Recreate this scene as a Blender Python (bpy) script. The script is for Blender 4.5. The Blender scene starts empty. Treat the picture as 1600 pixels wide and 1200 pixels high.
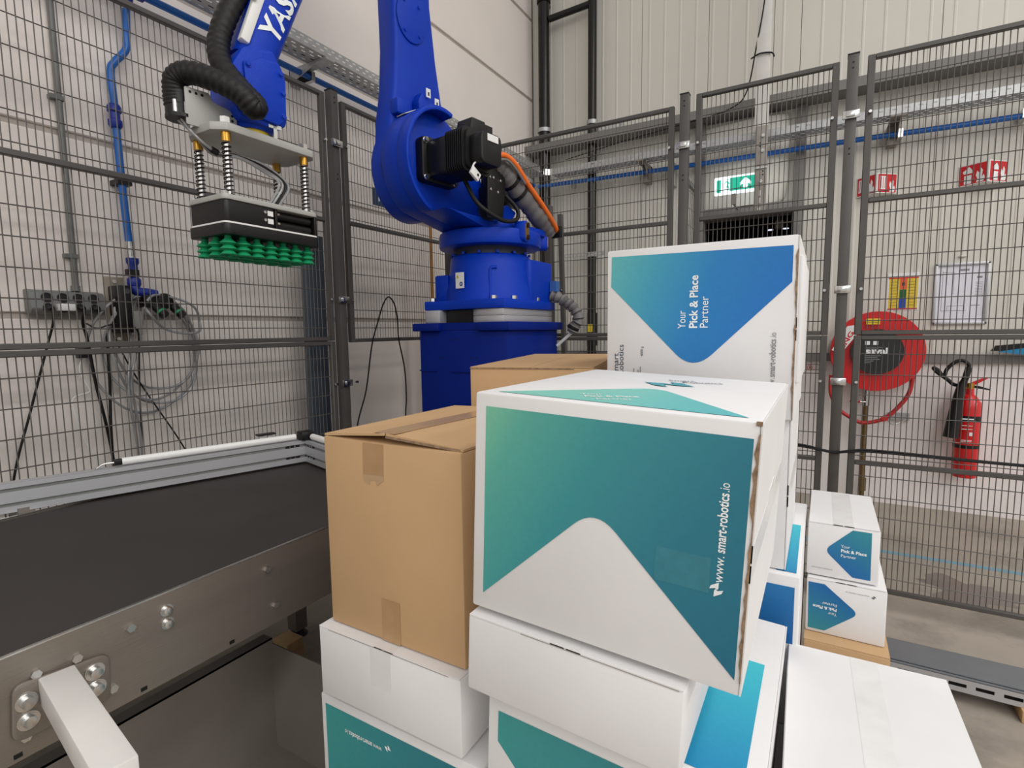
import bpy, bmesh, math, random
from mathutils import Vector, Matrix
random.seed(7)
scn = bpy.context.scene
col = scn.collection
V3 = Vector

# ------------------------------------------------------------------ camera, world, lights
def cam_basis(yaw, pitch, roll):
    f = V3((math.sin(yaw)*math.cos(pitch), math.cos(yaw)*math.cos(pitch), -math.sin(pitch)))
    r = V3((math.cos(yaw), -math.sin(yaw), 0)); d = f.cross(r)
    c, s = math.cos(roll), math.sin(roll)
    return r*c + d*s, d*c - r*s, f
cr, cd, cf = cam_basis(-0.530438, 0.100689, 0.012786)
cam = bpy.data.cameras.new('camera'); camo = bpy.data.objects.new('camera', cam); col.objects.link(camo)
cam.sensor_fit = 'HORIZONTAL'; cam.sensor_width = 36; cam.lens = 829.76/1600*36; cam.clip_start = .02
m = Matrix.Identity(4)
for i in range(3):
    m[i][0] = cr[i]; m[i][1] = -cd[i]; m[i][2] = -cf[i]
m[0][3], m[1][3], m[2][3] = 0, 0, 1.40
camo.matrix_world = m
scn.camera = camo
w = bpy.data.worlds.new('world'); scn.world = w; w.use_nodes = True
w.node_tree.nodes['Background'].inputs[0].default_value = (1.0, .98, .965, 1)
w.node_tree.nodes['Background'].inputs[1].default_value = .6
def area(name, loc, target, sx, sy, power, colr=(1, .975, .95)):
    l = bpy.data.lights.new(name, 'AREA'); l.shape = 'RECTANGLE'; l.size = sx; l.size_y = sy; l.energy = power; l.color = colr
    o = bpy.data.objects.new(name, l); col.objects.link(o); o.location = loc
    o.rotation_euler = (V3(target) - V3(loc)).to_track_quat('-Z', 'Y').to_euler()
    return o
# rows of long hall luminaires under a 6.5 m roof, hung parallel to the left wall
area('hall_light', (2.8, -1.4, 6.4), (2.8, -1.4, 0), 1.5, 9, 215)
area('hall_light', (8.0, -1.4, 6.4), (8.0, -1.4, 0), 1.5, 9, 400)
area('hall_light', (14.0, -1.4, 6.4), (14.0, -1.4, 0), 1.5, 9, 500)
area('hall_light', (2.8, -11, 6.4), (2.8, -11, 0), 1.5, 7, 400)
scn.view_settings.view_transform = 'Standard'; scn.view_settings.look = 'None'
scn.view_settings.gamma = 1; scn.view_settings.use_curve_mapping = False
scn.view_settings.exposure = 0.12

# ------------------------------------------------------------------ materials
def lin(c): return tuple(((x/255)/12.92 if x/255 <= .04045 else ((x/255+.055)/1.055)**2.4) for x in c) + (1,)
MATS = {}
def mat(name, rgb, rough=.5, metal=0, var=.06, scale=8, bump=0, bscale=60, coat=0, emit=0, spec=.5, stretch=None, dirt=None, alpha=1, trans=0):
    if name in MATS: return MATS[name]
    mt = bpy.data.materials.new(name); mt.use_nodes = True; nt = mt.node_tree; n = nt.nodes; L = nt.links
    b = n['Principled BSDF']; b.inputs['Roughness'].default_value = rough; b.inputs['Metallic'].default_value = metal
    b.inputs['Specular IOR Level'].default_value = spec; b.inputs['Coat Weight'].default_value = coat
    if coat: b.inputs['Coat Roughness'].default_value = .12
    c = lin(rgb); tc = n.new('ShaderNodeTexCoord'); mp = n.new('ShaderNodeMapping')
    L.new(tc.outputs['Object'], mp.inputs[0])
    if stretch: mp.inputs['Scale'].default_value = stretch
    nz = n.new('ShaderNodeTexNoise'); nz.inputs['Scale'].default_value = scale; nz.inputs['Detail'].default_value = 5
    L.new(mp.outputs[0], nz.inputs['Vector'])
    cr_ = n.new('ShaderNodeValToRGB'); L.new(nz.outputs[0], cr_.inputs[0])
    cr_.color_ramp.elements[0].position = .3; cr_.color_ramp.elements[1].position = .7
    cr_.color_ramp.elements[0].color = tuple(max(0, x*(1-var)) for x in c[:3]) + (1,)
    cr_.color_ramp.elements[1].color = tuple(min(1, x*(1+var)) for x in c[:3]) + (1,)
    out = cr_.outputs[0]
    if dirt:
        n2 = n.new('ShaderNodeTexNoise'); n2.inputs['Scale'].default_value = dirt[0]; n2.inputs['Detail'].default_value = 8; n2.inputs['Roughness'].default_value = .65
        L.new(mp.outputs[0], n2.inputs['Vector'])
        r2 = n.new('ShaderNodeValToRGB'); r2.color_ramp.elements[0].position = dirt[1]; r2.color_ramp.elements[1].position = dirt[2]
        L.new(n2.outputs[0], r2.inputs[0])
        mx = n.new('ShaderNodeMix'); mx.data_type = 'RGBA'; L.new(r2.outputs[0], mx.inputs[0]); L.new(out, mx.inputs[6]); mx.inputs[7].default_value = lin(dirt[3])
        out = mx.outputs[2]
    L.new(out, b.inputs['Base Color'])
    if bump:
        nb = n.new('ShaderNodeTexNoise'); nb.inputs['Scale'].default_value = bscale; nb.inputs['Detail'].default_value = 3; L.new(mp.outputs[0], nb.inputs['Vector'])
        bp = n.new('ShaderNodeBump'); bp.inputs['Strength'].default_value = bump; bp.inputs['Distance'].default_value = .002
        L.new(nb.outputs[0], bp.inputs['Height']); L.new(bp.outputs[0], b.inputs['Normal'])
    if emit:
        L.new(out, b.inputs['Emission Color']); b.inputs['Emission Strength'].default_value = emit
    if trans: b.inputs['Transmission Weight'].default_value = trans
    if alpha < 1: b.inputs['Alpha'].default_value = alpha
    MATS[name] = mt
    return mt
def grad(name, c0, c1, rough=.5, stops=()):
    """printed ink that runs from one colour to another along the print's own UV"""
    if name in MATS: return MATS[name]
    mt = bpy.data.materials.new(name); mt.use_nodes = True; nt = mt.node_tree; n = nt.nodes; L = nt.links
    uv = n.new('ShaderNodeUVMap'); sp = n.new('ShaderNodeSeparateXYZ'); L.new(uv.outputs[0], sp.inputs[0])
    r = n.new('ShaderNodeValToRGB'); r.color_ramp.elements[0].color = lin(c0); r.color_ramp.elements[1].color = lin(c1)
    for p_, c_ in stops: e_ = r.color_ramp.elements.new(p_); e_.color = lin(c_)
    L.new(sp.outputs[0], r.inputs[0])
    tc = n.new('ShaderNodeTexCoord'); nz = n.new('ShaderNodeTexNoise'); nz.inputs['Scale'].default_value = 140; L.new(tc.outputs['Object'], nz.inputs[0])
    hs = n.new('ShaderNodeHueSaturation'); mr = n.new('ShaderNodeMapRange'); mr.inputs[3].default_value = .93; mr.inputs[4].default_value = 1.07
    L.new(nz.outputs[0], mr.inputs[0]); L.new(mr.outputs[0], hs.inputs['Value']); L.new(r.outputs[0], hs.inputs['Color'])
    b = n['Principled BSDF']; L.new(hs.outputs[0], b.inputs['Base Color']); b.inputs['Roughness'].default_value = rough
    MATS[name] = mt; return mt
def card(name, rgb, edge=(170, 130, 90)):
    """cardboard liner: faint flute lines and fibres"""
    if name in MATS: return MATS[name]
    mt = mat(name, rgb, rough=.75, var=.035, scale=5, spec=.25)
    nt = mt.node_tree; n = nt.nodes; L = nt.links
    tc = n.new('ShaderNodeTexCoord'); wv = n.new('ShaderNodeTexWave'); wv.bands_direction = 'Z'; wv.inputs['Scale'].default_value = 28
    wv.inputs['Distortion'].default_value = 1.5; wv.inputs['Detail'].default_value = 2; L.new(tc.outputs['Object'], wv.inputs[0])
    nz = n.new('ShaderNodeTexNoise'); nz.inputs['Scale'].default_value = 7; L.new(tc.outputs['Object'], nz.inputs[0])
    ad = n.new('ShaderNodeMath'); ad.operation = 'MULTIPLY_ADD'; L.new(nz.outputs[0], ad.inputs[0]); ad.inputs[1].default_value = 2.2; L.new(wv.outputs[0], ad.inputs[2])
    bp = n.new('ShaderNodeBump'); bp.inputs['Strength'].default_value = .05; bp.inputs['Distance'].default_value = .0008
    L.new(ad.outputs[0], bp.inputs['Height']); L.new(bp.outputs[0], n['Principled BSDF'].inputs['Normal'])
    return mt

FEN = mat('fence_grey_paint', (80, 77, 74), .45, 0, .05, 20, .1, 200)
WIRE = mat('fence_wire', (92, 88, 84), .4, .1, .05)
BLUE = mat('robot_blue_paint', (0, 54, 176), .3, 0, .06, 5, .6, 420, spec=.2)
DBLUE = mat('pedestal_blue_paint', (0, 30, 118), .45, 0, .06, 4, .25, 300, spec=.15)
BLACK = mat('black_plastic', (14, 14, 15), .42, 0, .2, 12, spec=.4)
CAST = mat('black_cast_motor', (10, 10, 11), .5, 0, .2, 30, .2, 150)
RUB = mat('black_rubber', (15, 14, 14), .5, 0, .2, 30, spec=.35)
CHR = mat('zinc_plated_steel', (205, 205, 203), .25, 1, .08, 30)
STEEL = mat('brushed_stainless', (140, 132, 124), .42, .7, .07, 3, .15, 90, stretch=(1, .15, 4))
DSTEEL = mat('dull_steel', (136, 129, 122), .55, .35, .1, 4, .1, 60)
ALU = mat('anodised_aluminium', (192, 193, 196), .42, .55, .03, 6)
GALV = mat('galvanised_tray', (176, 178, 178), .42, .6, .12, 25)
WHITE = mat('white_plastic', (228, 228, 226), .45, 0, .02)
GREYP = mat('grey_plastic', (112, 114, 112), .5, 0, .05)
LGREY = mat('light_grey_plate', (172, 172, 168), .5, .15, .04)
PIPEB = mat('blue_air_pipe', (24, 96, 178), .35, 0, .05)
FITB = mat('dark_blue_fitting', (20, 44, 140), .4, 0, .05)
BELT = mat('black_conveyor_belt', (58, 54, 52), .75, 0, .09, 3, .3, 500, dirt=(2.2, .62, .9, (74, 70, 67)), spec=.25)
CW = card('white_cardboard', (225, 224, 224)); CB = card('brown_cardboard', (192, 158, 118))
RAW = mat('raw_corrugated_edge', (140, 116, 92), .9, 0, .4, 90)
CREASE = mat('cut_board_edge', (150, 144, 138), .9); TAPE = mat('packing_tape', (226, 225, 224), .3, 0, .05, 20, spec=.6)
TAPEB = mat('brown_packing_tape', (178, 144, 106), .25, 0, .06, 20, spec=.6)
GA = grad('teal_print_front', (120, 190, 160), (24, 104, 130), stops=((.14, (84, 168, 154)), (.38, (56, 144, 150)), (.7, (38, 120, 140)))); GT = grad('teal_print_top', (140, 206, 186), (92, 184, 190))
GB = grad('blue_print', (92, 178, 178), (14, 108, 186), stops=((.3, (58, 152, 182)), (.6, (26, 122, 186)))); GC = grad('cyan_print', (60, 190, 205), (20, 130, 180)); GD = grad('deep_blue_print', (22, 118, 180), (16, 92, 158))
GE = grad('deep_teal_print', (62, 152, 150), (26, 104, 128)); GS = grad('small_box_print', (44, 136, 148), (14, 96, 162))
INKW = mat('white_ink', (236, 240, 240), .6); INKG = mat('grey_ink', (132, 136, 142), .6); INKD = mat('dark_ink', (52, 62, 84), .6)
RED = mat('fire_red', (204, 22, 24), .35, 0, .06, coat=.2); REDS = mat('sign_red', (206, 24, 34), .45, 0, .02)
GREEN = mat('green_silicone', (18, 142, 92), .45, 0, .08); BRASS = mat('brass', (190, 146, 62), .3, .9, .1)
YEL = mat('yellow_plastic', (226, 196, 40), .45); ORA = mat('orange_cable', (236, 112, 34), .45); OCH = mat('ochre_strap', (176, 118, 46), .6)
GREYT = mat('grey_pu_tube', (146, 148, 150), .2, 0, .05, spec=.7); FABR = mat('grey_sleeve_fabric', (104, 102, 102), .55, 0, .2, 14, .6, 40)
BROWNP = mat('old_brass_pipe', (120, 100, 66), .45, .6, .15, 20); DARK = mat('interior_shade', (22, 22, 24), .8)  # DARK: shade of enclosed spaces put into the colour
SLATE = mat('slate_blue_board', (66, 75, 86), .5, 0, .12, 3); WOOD = mat('raw_wood', (196, 164, 118), .7, 0, .12, 4, stretch=(1, 8, 8))
WPAINT = mat('white_leg_paint', (214, 212, 208), .4)
CONC = mat('wall_concrete_paint', (234, 226, 219), .8, 0, .03, 2, .25, 120, dirt=(3.5, .68, .95, (204, 194, 184)))
GROOVE = mat('wall_joint', (176, 168, 160), .9)
CLAD = mat('wall_cladding', (208, 205, 196), .5, 0, .02, 3)
PLINTH = mat('white_plinth', (232, 226, 223), .8, 0, .03, 3, .2, 100, dirt=(5, .7, .95, (180, 172, 166)))
FLOOR = mat('concrete_floor', (160, 151, 139), .55, 0, .1, 2.2, .2, 150, dirt=(1.6, .52, .72, (118, 110, 102)))

# ------------------------------------------------------------------ mesh helpers
def unit(v): v = V3(v); return v.normalized()
def frame_for(d):
    d = unit(d); a = V3((0, 0, 1)) if abs(d.z) < .9 else V3((1, 0, 0))
    x = a.cross(d).normalized(); return x, d.cross(x)
def smooth_path(pts, n=8):
    P = [V3(p) for p in pts]
    if len(P) < 3: return P
    out = []
    for i in range(len(P)-1):
        p0 = P[i-1] if i else P[0]*2-P[1]; p1, p2 = P[i], P[i+1]; p3 = P[i+2] if i+2 < len(P) else P[-1]*2-P[-2]
        for k in range(n):
            t = k/n
            out.append(.5*((2*p1)+(p2-p0)*t+(2*p0-5*p1+4*p2-p3)*t*t+(3*p1-p0-3*p2+p3)*t**3))
    out.append(P[-1]); return out
class G:
    def __init__(s): s.v = []; s.f = []; s.uv = None
    def add(s, vs, fs):
        o = len(s.v); s.v += [V3(p) for p in vs]; s.f += [tuple(i+o for i in f) for f in fs]; return s
    def box(s, x0, x1, y0, y1, z0, z1):
        return s.add([(x0,y0,z0),(x1,y0,z0),(x1,y1,z0),(x0,y1,z0),(x0,y0,z1),(x1,y0,z1),(x1,y1,z1),(x0,y1,z1)],
                     [(0,3,2,1),(4,5,6,7),(0,1,5,4),(1,2,6,5),(2,3,7,6),(3,0,4,7)])
    def obox(s, c, ex, ey, ez):
        """box about c with half-vectors ex, ey, ez"""
        c, ex, ey, ez = V3(c), V3(ex), V3(ey), V3(ez)
        if ex.cross(ey).dot(ez) < 0: ez = -ez
        vs = [c+ex*a+ey*b+ez*d for d in (-1,1) for a, b in ((-1,-1),(1,-1),(1,1),(-1,1))]
        return s.add(vs, [(0,3,2,1),(4,5,6,7),(0,1,5,4),(1,2,6,5),(2,3,7,6),(3,0,4,7)])
    def bar(s, p0, p1, wx, wy):
        p0, p1 = V3(p0), V3(p1); x, y = frame_for(p1-p0)
        return s.obox((p0+p1)/2, x*wx/2, y*wy/2, (p1-p0)/2)
    def prism(s, poly, o, ex, ey, h):
        """2-D outline in the frame (o, ex, ey), pushed along the vector h"""
        o, ex, ey, h = V3(o), V3(ex), V3(ey), V3(h); n = len(poly)
        a = [o+ex*p[0]+ey*p[1] for p in poly]; ar = sum(poly[i][0]*poly[(i+1)%n][1]-poly[(i+1)%n][0]*poly[i][1] for i in range(n))
        if (ar > 0) != (ex.cross(ey).dot(h) > 0): a.reverse()
        b = [p+h for p in a]
        return s.add(a+b, [tuple(range(n-1, -1, -1)), tuple(range(n, 2*n))] + [(i, (i+1)%n, (i+1)%n+n, i+n) for i in range(n)])
    def cone(s, p0, p1, r0, r1=None, n=20, caps=True):
        r1 = r0 if r1 is None else r1; p0, p1 = V3(p0), V3(p1); x, y = frame_for(p1-p0); vs = []
        for p, r in ((p0, r0), (p1, r1)):
            vs += [p+x*(r*math.cos(2*math.pi*i/n))+y*(r*math.sin(2*math.pi*i/n)) for i in range(n)]
        fs = [(i, (i+1)%n, (i+1)%n+n, i+n) for i in range(n)]
        if caps: fs += [tuple(range(n-1, -1, -1)), tuple(range(n, 2*n))]
        return s.add(vs, fs)
    def lathe(s, prof, o, ax, n=28):
        """(radius, height) profile turned about ax through o"""
        o, ax = V3(o), unit(ax); x, y = frame_for(ax); vs = []; k = len(prof)
        for r, h in prof:
            vs += [o+ax*h+x*(r*math.cos(2*math.pi*i/n))+y*(r*math.sin(2*math.pi*i/n)) for i in range(n)]
        fs = [(j*n+i, j*n+(i+1)%n, (j+1)*n+(i+1)%n, (j+1)*n+i) for j in range(k-1) for i in range(n)]
        fs += [tuple(range(n-1, -1, -1)), tuple(range((k-1)*n, k*n))]
        return s.add(vs, fs)
    def tube(s, pts, r, n=8, sm=8, rad=None):
        P = smooth_path(pts, sm) if sm else [V3(p) for p in pts]
        x = None; vs = []; k = len(P)
        for i, p in enumerate(P):
            d = (P[min(i+1, k-1)]-P[max(i-1, 0)]).normalized()
            if x is None: x, _ = frame_for(d)
            x = (x-d*x.dot(d)).normalized(); y = d.cross(x); rr = rad(i, k)*r if rad else r
            vs += [p+x*(rr*math.cos(2*math.pi*j/n))+y*(rr*math.sin(2*math.pi*j/n)) for j in range(n)]
        fs = [(i*n+j, i*n+(j+1)%n, (i+1)*n+(j+1)%n, (i+1)*n+j) for i in range(k-1) for j in range(n)]
        fs += [tuple(range(n-1, -1, -1)), tuple(range((k-1)*n, k*n))]
        return s.add(vs, fs)
    def wire(s, p0, p1, r):
        p0, p1 = V3(p0), V3(p1); x, y = frame_for(p1-p0)
        vs = [p+q for p in (p0, p1) for q in (x*r, y*r, -x*r, -y*r)]
        return s.add(vs, [(0,1,5,4),(1,2,6,5),(2,3,7,6),(3,0,4,7)])
    def quad(s, a, b, c, d): return s.add([a, b, c, d], [(0,1,2,3)])
ROOT = {}
def base_of(vs):
    xs = [v.x for v in vs]; ys = [v.y for v in vs]; zs = [v.z for v in vs]
    return V3(((min(xs)+max(xs))/2, (min(ys)+max(ys))/2, min(zs)))
def mesh_of(name, g, off, material, smooth=False, bevel=0, bseg=2, ang=35):
    me = bpy.data.meshes.new(name); me.from_pydata([v-off for v in g.v], [], g.f)
    if g.uv:
        lay = me.uv_layers.new(name='UVMap')
        for lp in me.loops: lay.data[lp.index].uv = g.uv[lp.vertex_index]
    if bevel:
        bm = bmesh.new(); bm.from_mesh(me); bmesh.ops.remove_doubles(bm, verts=bm.verts, dist=1e-6)
        es = [e for e in bm.edges if len(e.link_faces) == 2 and e.calc_face_angle(0) > math.radians(ang)]
        bmesh.ops.bevel(bm, geom=es, offset=bevel, segments=bseg, affect='EDGES', profile=.5, clamp_overlap=True)
        bm.to_mesh(me); bm.free(); smooth = True
    me.materials.append(material)
    if smooth:
        for p in me.polygons: p.use_smooth = True
        me.set_sharp_from_angle(angle=math.radians(40))
    return me
def obj(name, g, material, parent=None, smooth=False, bevel=0, bseg=2, label=None, cat=None, group=None, kind=None, ang=35):
    if parent is None: off = base_of(g.v)
    else: off = ROOT[parent.name]
    o = bpy.data.objects.new(name, mesh_of(name, g, off, material, smooth, bevel, bseg, ang)); col.objects.link(o)
    if parent is None: o.location = off
    else: o.parent = parent
    ROOT[o.name] = off
    tag(o, label, cat, group, kind); return o
def tag(o, label=None, cat=None, group=None, kind=None):
    if label: o['label'] = label
    if cat: o['category'] = cat
    if group: o['group'] = group
    if kind: o['kind'] = kind
def thing(name, loc, label, cat, group=None, kind=None):
    o = bpy.data.objects.new(name, None); col.objects.link(o); o.location = loc; o.empty_display_size = .1
    ROOT[o.name] = V3(loc); tag(o, label, cat, group, kind); return o
def inst(name, src, parent, loc, rot=None):
    """copy of a part (shared mesh) with its origin at the world point loc"""
    o = src.copy(); o.name = name; col.objects.link(o); o.parent = parent; o.location = V3(loc)-ROOT[parent.name]
    if rot is not None: o.rotation_euler = rot
    ROOT[o.name] = V3(loc); return o
def part0(name, g, material, parent, loc, rot=None, smooth=True, bevel=0):
    """part modelled about the origin, then set at loc (so that copies can share its mesh)"""
    o = bpy.data.objects.new(name, mesh_of(name, g, V3((0,0,0)), material, smooth, bevel)); col.objects.link(o)
    o.parent = parent; o.location = V3(loc)-ROOT[parent.name]
    if rot is not None: o.rotation_euler = rot
    ROOT[o.name] = V3(loc); return o
def many(name, g, material, parent, spots, smooth=True, bevel=0):
    first = None
    for s in spots:
        loc, rot = s if isinstance(s[0], (tuple, list, Vector)) else (s, None)
        if first is None: first = part0(name, g, material, parent, loc, rot, smooth, bevel)
        else: inst(name, first, parent, loc, rot)
def rot_to(d):
    return V3(d).to_track_quat('Z', 'Y').to_euler()
def text(name, s, o, ex, ey, size, material, parent, width=None, bold=0, thick=0, align='LEFT', lines=1):
    cu = bpy.data.curves.new('t', 'FONT'); cu.body = s; cu.size = 1; cu.offset = bold; cu.align_x = align; cu.resolution_u = 3
    to = bpy.data.objects.new('t', cu); col.objects.link(to); bpy.context.view_layer.update()
    me = bpy.data.meshes.new_from_object(to.evaluated_get(bpy.context.evaluated_depsgraph_get()))
    bpy.data.objects.remove(to); bpy.data.curves.remove(cu)
    xs = [v.co.x for v in me.vertices]; k = size
    kx = k if not width else width/(max(xs)-min(xs))
    g = G(); ex, ey, o = V3(ex), V3(ey), V3(o)
    g.v = [o+ex*(v.co.x*kx)+ey*(v.co.y*k) for v in me.vertices]; g.f = [tuple(p.vertices) for p in me.polygons]
    if ex.cross(ey).length: pass
    bpy.data.meshes.remove(me)
    return obj(name, g, material, parent)
def flat(poly, o, ex, ey, gdir=None):
    """flat print: outline in the frame (o, ex, ey); UV.x runs along gdir"""
    g = G(); o, ex, ey = V3(o), V3(ex), V3(ey)
    ar = sum(poly[i][0]*poly[(i+1)%len(poly)][1]-poly[(i+1)%len(poly)][0]*poly[i][1] for i in range(len(poly)))
    if ar < 0: poly = poly[::-1]
    g.add([o+ex*p[0]+ey*p[1] for p in poly], [tuple(range(len(poly)))])
    if gdir:
        t = [p[0]*gdir[0]+p[1]*gdir[1] for p in poly]; a, b = min(t), max(t); g.uv = [((x-a)/(b-a), .5) for x in t]
    return g
def rounded(pts, r, k=5):
    """rounds every corner whose radius entry is not zero; pts = (x, y, r)"""
    out = []; n = len(pts)
    for i in range(n):
        p = V3((pts[i][0], pts[i][1], 0)); rr = pts[i][2] if len(pts[i]) > 2 else r
        if not rr: out.append((p.x, p.y)); continue
        a = V3((pts[i-1][0], pts[i-1][1], 0)); b = V3((pts[(i+1)%n][0], pts[(i+1)%n][1], 0))
        da, db = (a-p).normalized(), (b-p).normalized(); p0, p1 = p+da*rr, p+db*rr
        for j in range(k+1):
            t = j/k; q = p0*(1-t)**2+p*2*t*(1-t)+p1*t*t; out.append((q.x, q.y))
    return out
def circ(cx, cy, r, n=20, a0=0, a1=360, ry=None):
    full = abs(a1-a0) >= 360; m_ = n if full else n+1
    return [(cx+r*math.cos(math.radians(a0+(a1-a0)*i/n)), cy+(ry or r)*math.sin(math.radians(a0+(a1-a0)*i/n))) for i in range(m_)]
X, Y, Z = V3((1,0,0)), V3((0,1,0)), V3((0,0,1))
def hexhead(r=.008, h=.006): return G().cone((0,0,0), (0,0,h), r, r*.94, 6)
def screw(r=.006, h=.004): return G().lathe([(r*1.5, 0), (r*1.5, h*.25), (r, h*.25), (r*.95, h), (r*.5, h*1.05)], (0,0,0), Z, 12)

# ------------------------------------------------------------------ the room
XA, YB = -2.65, 5.02                      # faces of the left and the back wall
obj('floor', G().box(-2.9, 9, -7, 7.2, -.12, 0), FLOOR, kind='structure')
wl = obj('wall_left', G().box(-2.9, XA-.012, -7, YB+.2, 0, 7), GROOVE, kind='structure')
joints = [0, .73, 1.48, 2.205, 2.955, 3.71, 4.48, 5.25, 6.1, 7.0]
for a, b in zip(joints, joints[1:]):
    obj('wall_panel', G().box(XA-.03, XA, -7, YB-.02, a+(.012 if a else 0), b-.012), CONC, wl, bevel=.005, bseg=1)
wb = thing('wall_back', (0, YB, 0), None, None, kind='structure')
DX0, DX1, DZ = -.95, -.25, 2.33           # doorway in the back wall
obj('plinth', G().box(XA, DX0, YB, YB+.2, 0, 1.12), PLINTH, wb)
obj('plinth', G().box(DX1, 9, YB, YB+.2, 0, 1.12), PLINTH, wb)
def cladding(x0, x1, z0, z1, org):
    """profiled sheet: flat pans with small raised ribs"""
    pitch = 1.085/8; xs = [(x0, 0)]; k = math.ceil((x0-org)/pitch-.3)
    while org+(k+.5)*pitch < x1-.01:
        c = org+(k+.5)*pitch
        if c > x0+.01:
            xs += [(c-.011, 0), (c-.005, .0035), (c+.005, .0035), (c+.011, 0)]
        k += 1
    xs.append((x1, 0)); g = G(); n = len(xs)
    g.add([(x, YB-h, z0) for x, h in xs]+[(x, YB-h, z1) for x, h in xs], [(i, i+1, n+i+1, n+i) for i in range(n-1)])
    g.box(x0, x1, YB+.002, YB+.1, z0, z1)
    return g
seams = [XA, -1.53, -.445, .64, 1.725, 2.81, 3.9, 5.0, 6.1, 7.2, 9]
for a, b in zip(seams, seams[1:]):
    for p, q, z0 in ((a, min(b, DX0), 1.185), (max(a, DX0), min(b, DX1), DZ+.09), (max(a, DX1), b, 1.185)):
        if q-p > .03: obj('cladding_panel', cladding(p+.002, q-.002, z0, 7, a), CLAD, wb)
TRIM = mat('grey_trim_paint', (118, 115, 112), .5)
obj('trim_1', G().box(XA, DX0-.06, YB-.03, YB+.05, 1.12, 1.185).box(DX1+.07, 9, YB-.03, YB+.05, 1.12, 1.185), TRIM, kind='structure')
obj('trim_2', G().box(XA, 9, YB-.20, YB+.02, 3.145, 3.215), TRIM, kind='structure')
d1 = thing('door_1', (-.6, YB, 0), None, None, kind='structure')
obj('door_post', G().box(DX1, DX1+.07, YB-.07, YB+.1, 0, 3.14), TRIM, d1, bevel=.004)
obj('door_post', G().box(DX0-.06, DX0, YB-.07, YB+.1, 0, 3.14), TRIM, d1, bevel=.004)
obj('door_header', G().box(DX0, DX1, YB-.07, YB+.1, DZ, DZ+.09), TRIM, d1, bevel=.004)
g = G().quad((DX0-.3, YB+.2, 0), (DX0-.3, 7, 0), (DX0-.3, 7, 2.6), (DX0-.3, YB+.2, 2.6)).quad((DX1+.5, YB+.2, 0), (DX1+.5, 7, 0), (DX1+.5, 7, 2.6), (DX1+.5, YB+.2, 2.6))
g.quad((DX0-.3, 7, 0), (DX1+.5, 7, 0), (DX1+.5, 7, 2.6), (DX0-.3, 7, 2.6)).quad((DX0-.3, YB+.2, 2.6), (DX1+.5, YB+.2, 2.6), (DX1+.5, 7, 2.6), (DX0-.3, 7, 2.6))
obj('passage_shade_box', g, DARK, d1)  # near-black box, the unlit depth of the passage put into its colour
# painted blue line on the floor and a dried water stain (both flat marks with their own outline)
fl = bpy.data.objects['floor']
obj('floor_marking', G().box(-.3, 4.5, 3.89, 3.935, 0, .0012), mat('blue_floor_tape', (112, 158, 178), .6, 0, .12, 6), fl)
pts = []
for i in range(40):
    t = 2*math.pi*i/40; r = 1+.28*math.sin(3*t+1)+.17*math.sin(7*t)+.1*math.sin(13*t+2)
    pts.append((.72+.20*r*math.cos(t), 3.5+.17*r*math.sin(t)))
obj('water_stain', flat(pts, (0, 0, .0008), X, Y), mat('damp_concrete', (124, 117, 110), .38, 0, .08, 6), fl)

# curved pale sheet that bulges over the doorway
prof = [(-.95, -.01), (-.8, -.04), (-.62, -.065), (-.46, -.062), (-.36, -.045), (-.31, -.02), (-.30, 0)]
g = G(); n = len(prof)
rows = [(2.415, .9), (2.46, .97), (2.6, 1), (3.0, 1), (3.1, .98)]
for z, k in rows:
    g.v += [V3((-.95+(x+.95)*(k if x > -.5 else 1), YB-.02+y, z)) for x, y in prof]
g.f = [(j*n+i, j*n+i+1, (j+1)*n+i+1, (j+1)*n+i) for j in range(len(rows)-1) for i in range(n-1)]
obj('bulging_door_hood', g, CLAD, smooth=True, label='pale bulging sheet hood above the dark doorway behind the exit sign', cat='door hood')

# ------------------------------------------------------------------ safety fence
def fence_panel(axis, pos, a0, a1, z0, z1, zmid, label):
    """axis 'y': panel in the plane x = pos from y = a0 to a1; axis 'x': plane y = pos"""
    P = (lambda a, d, z: V3((pos+d, a, z))) if axis == 'y' else (lambda a, d, z: V3((a, pos+d, z)))
    t = thing('mesh_fence', P((a0+a1)/2, 0, z0), label, 'mesh fence', 'mesh panels of the safety fence')
    def rail(name, p, q, h): g = G(); g.obox((p+q)/2, (q-p)/2, (P(0, 1, 0)-P(0, 0, 0))*.013, h); return obj(name, g, FEN, t, bevel=.003, bseg=1)
    s = .0105
    for z, nm in ((z0+s, 'bottom_rail'), (z1-s, 'top_rail')): rail(nm, P(a0+.0295, 0, z), P(a1-.0295, 0, z), Z*s)
    rail('middle_rail', P(a0+.0295, 0, zmid), P(a1-.0295, 0, zmid), Z*s)
    for a in (a0+.015, a1-.015): rail('stile', P(a, 0, z0), P(a, 0, z1), (P(1, 0, 0)-P(0, 0, 0))*.015)
    g = G(); k = int((a1-a0-.05)/.0222)
    dd = -.012 if axis == 'y' else .012
    for i in range(1, k): g.wire(P(a0+.03+i*.0222, dd, z0+.01), P(a0+.03+i*.0222, dd, z1-.01), .0019)
    z = 1.425+.1*math.floor((z0-1.425)/.1+1) if z0 > 1.2 else z0+.07
    while z < z1-.02:
        g.wire(P(a0+.02, dd-.003, z), P(a1-.02, dd-.003, z), .0022); z += .1
    obj('wire_mesh', g, WIRE, t, kind='stuff')
    return t
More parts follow.
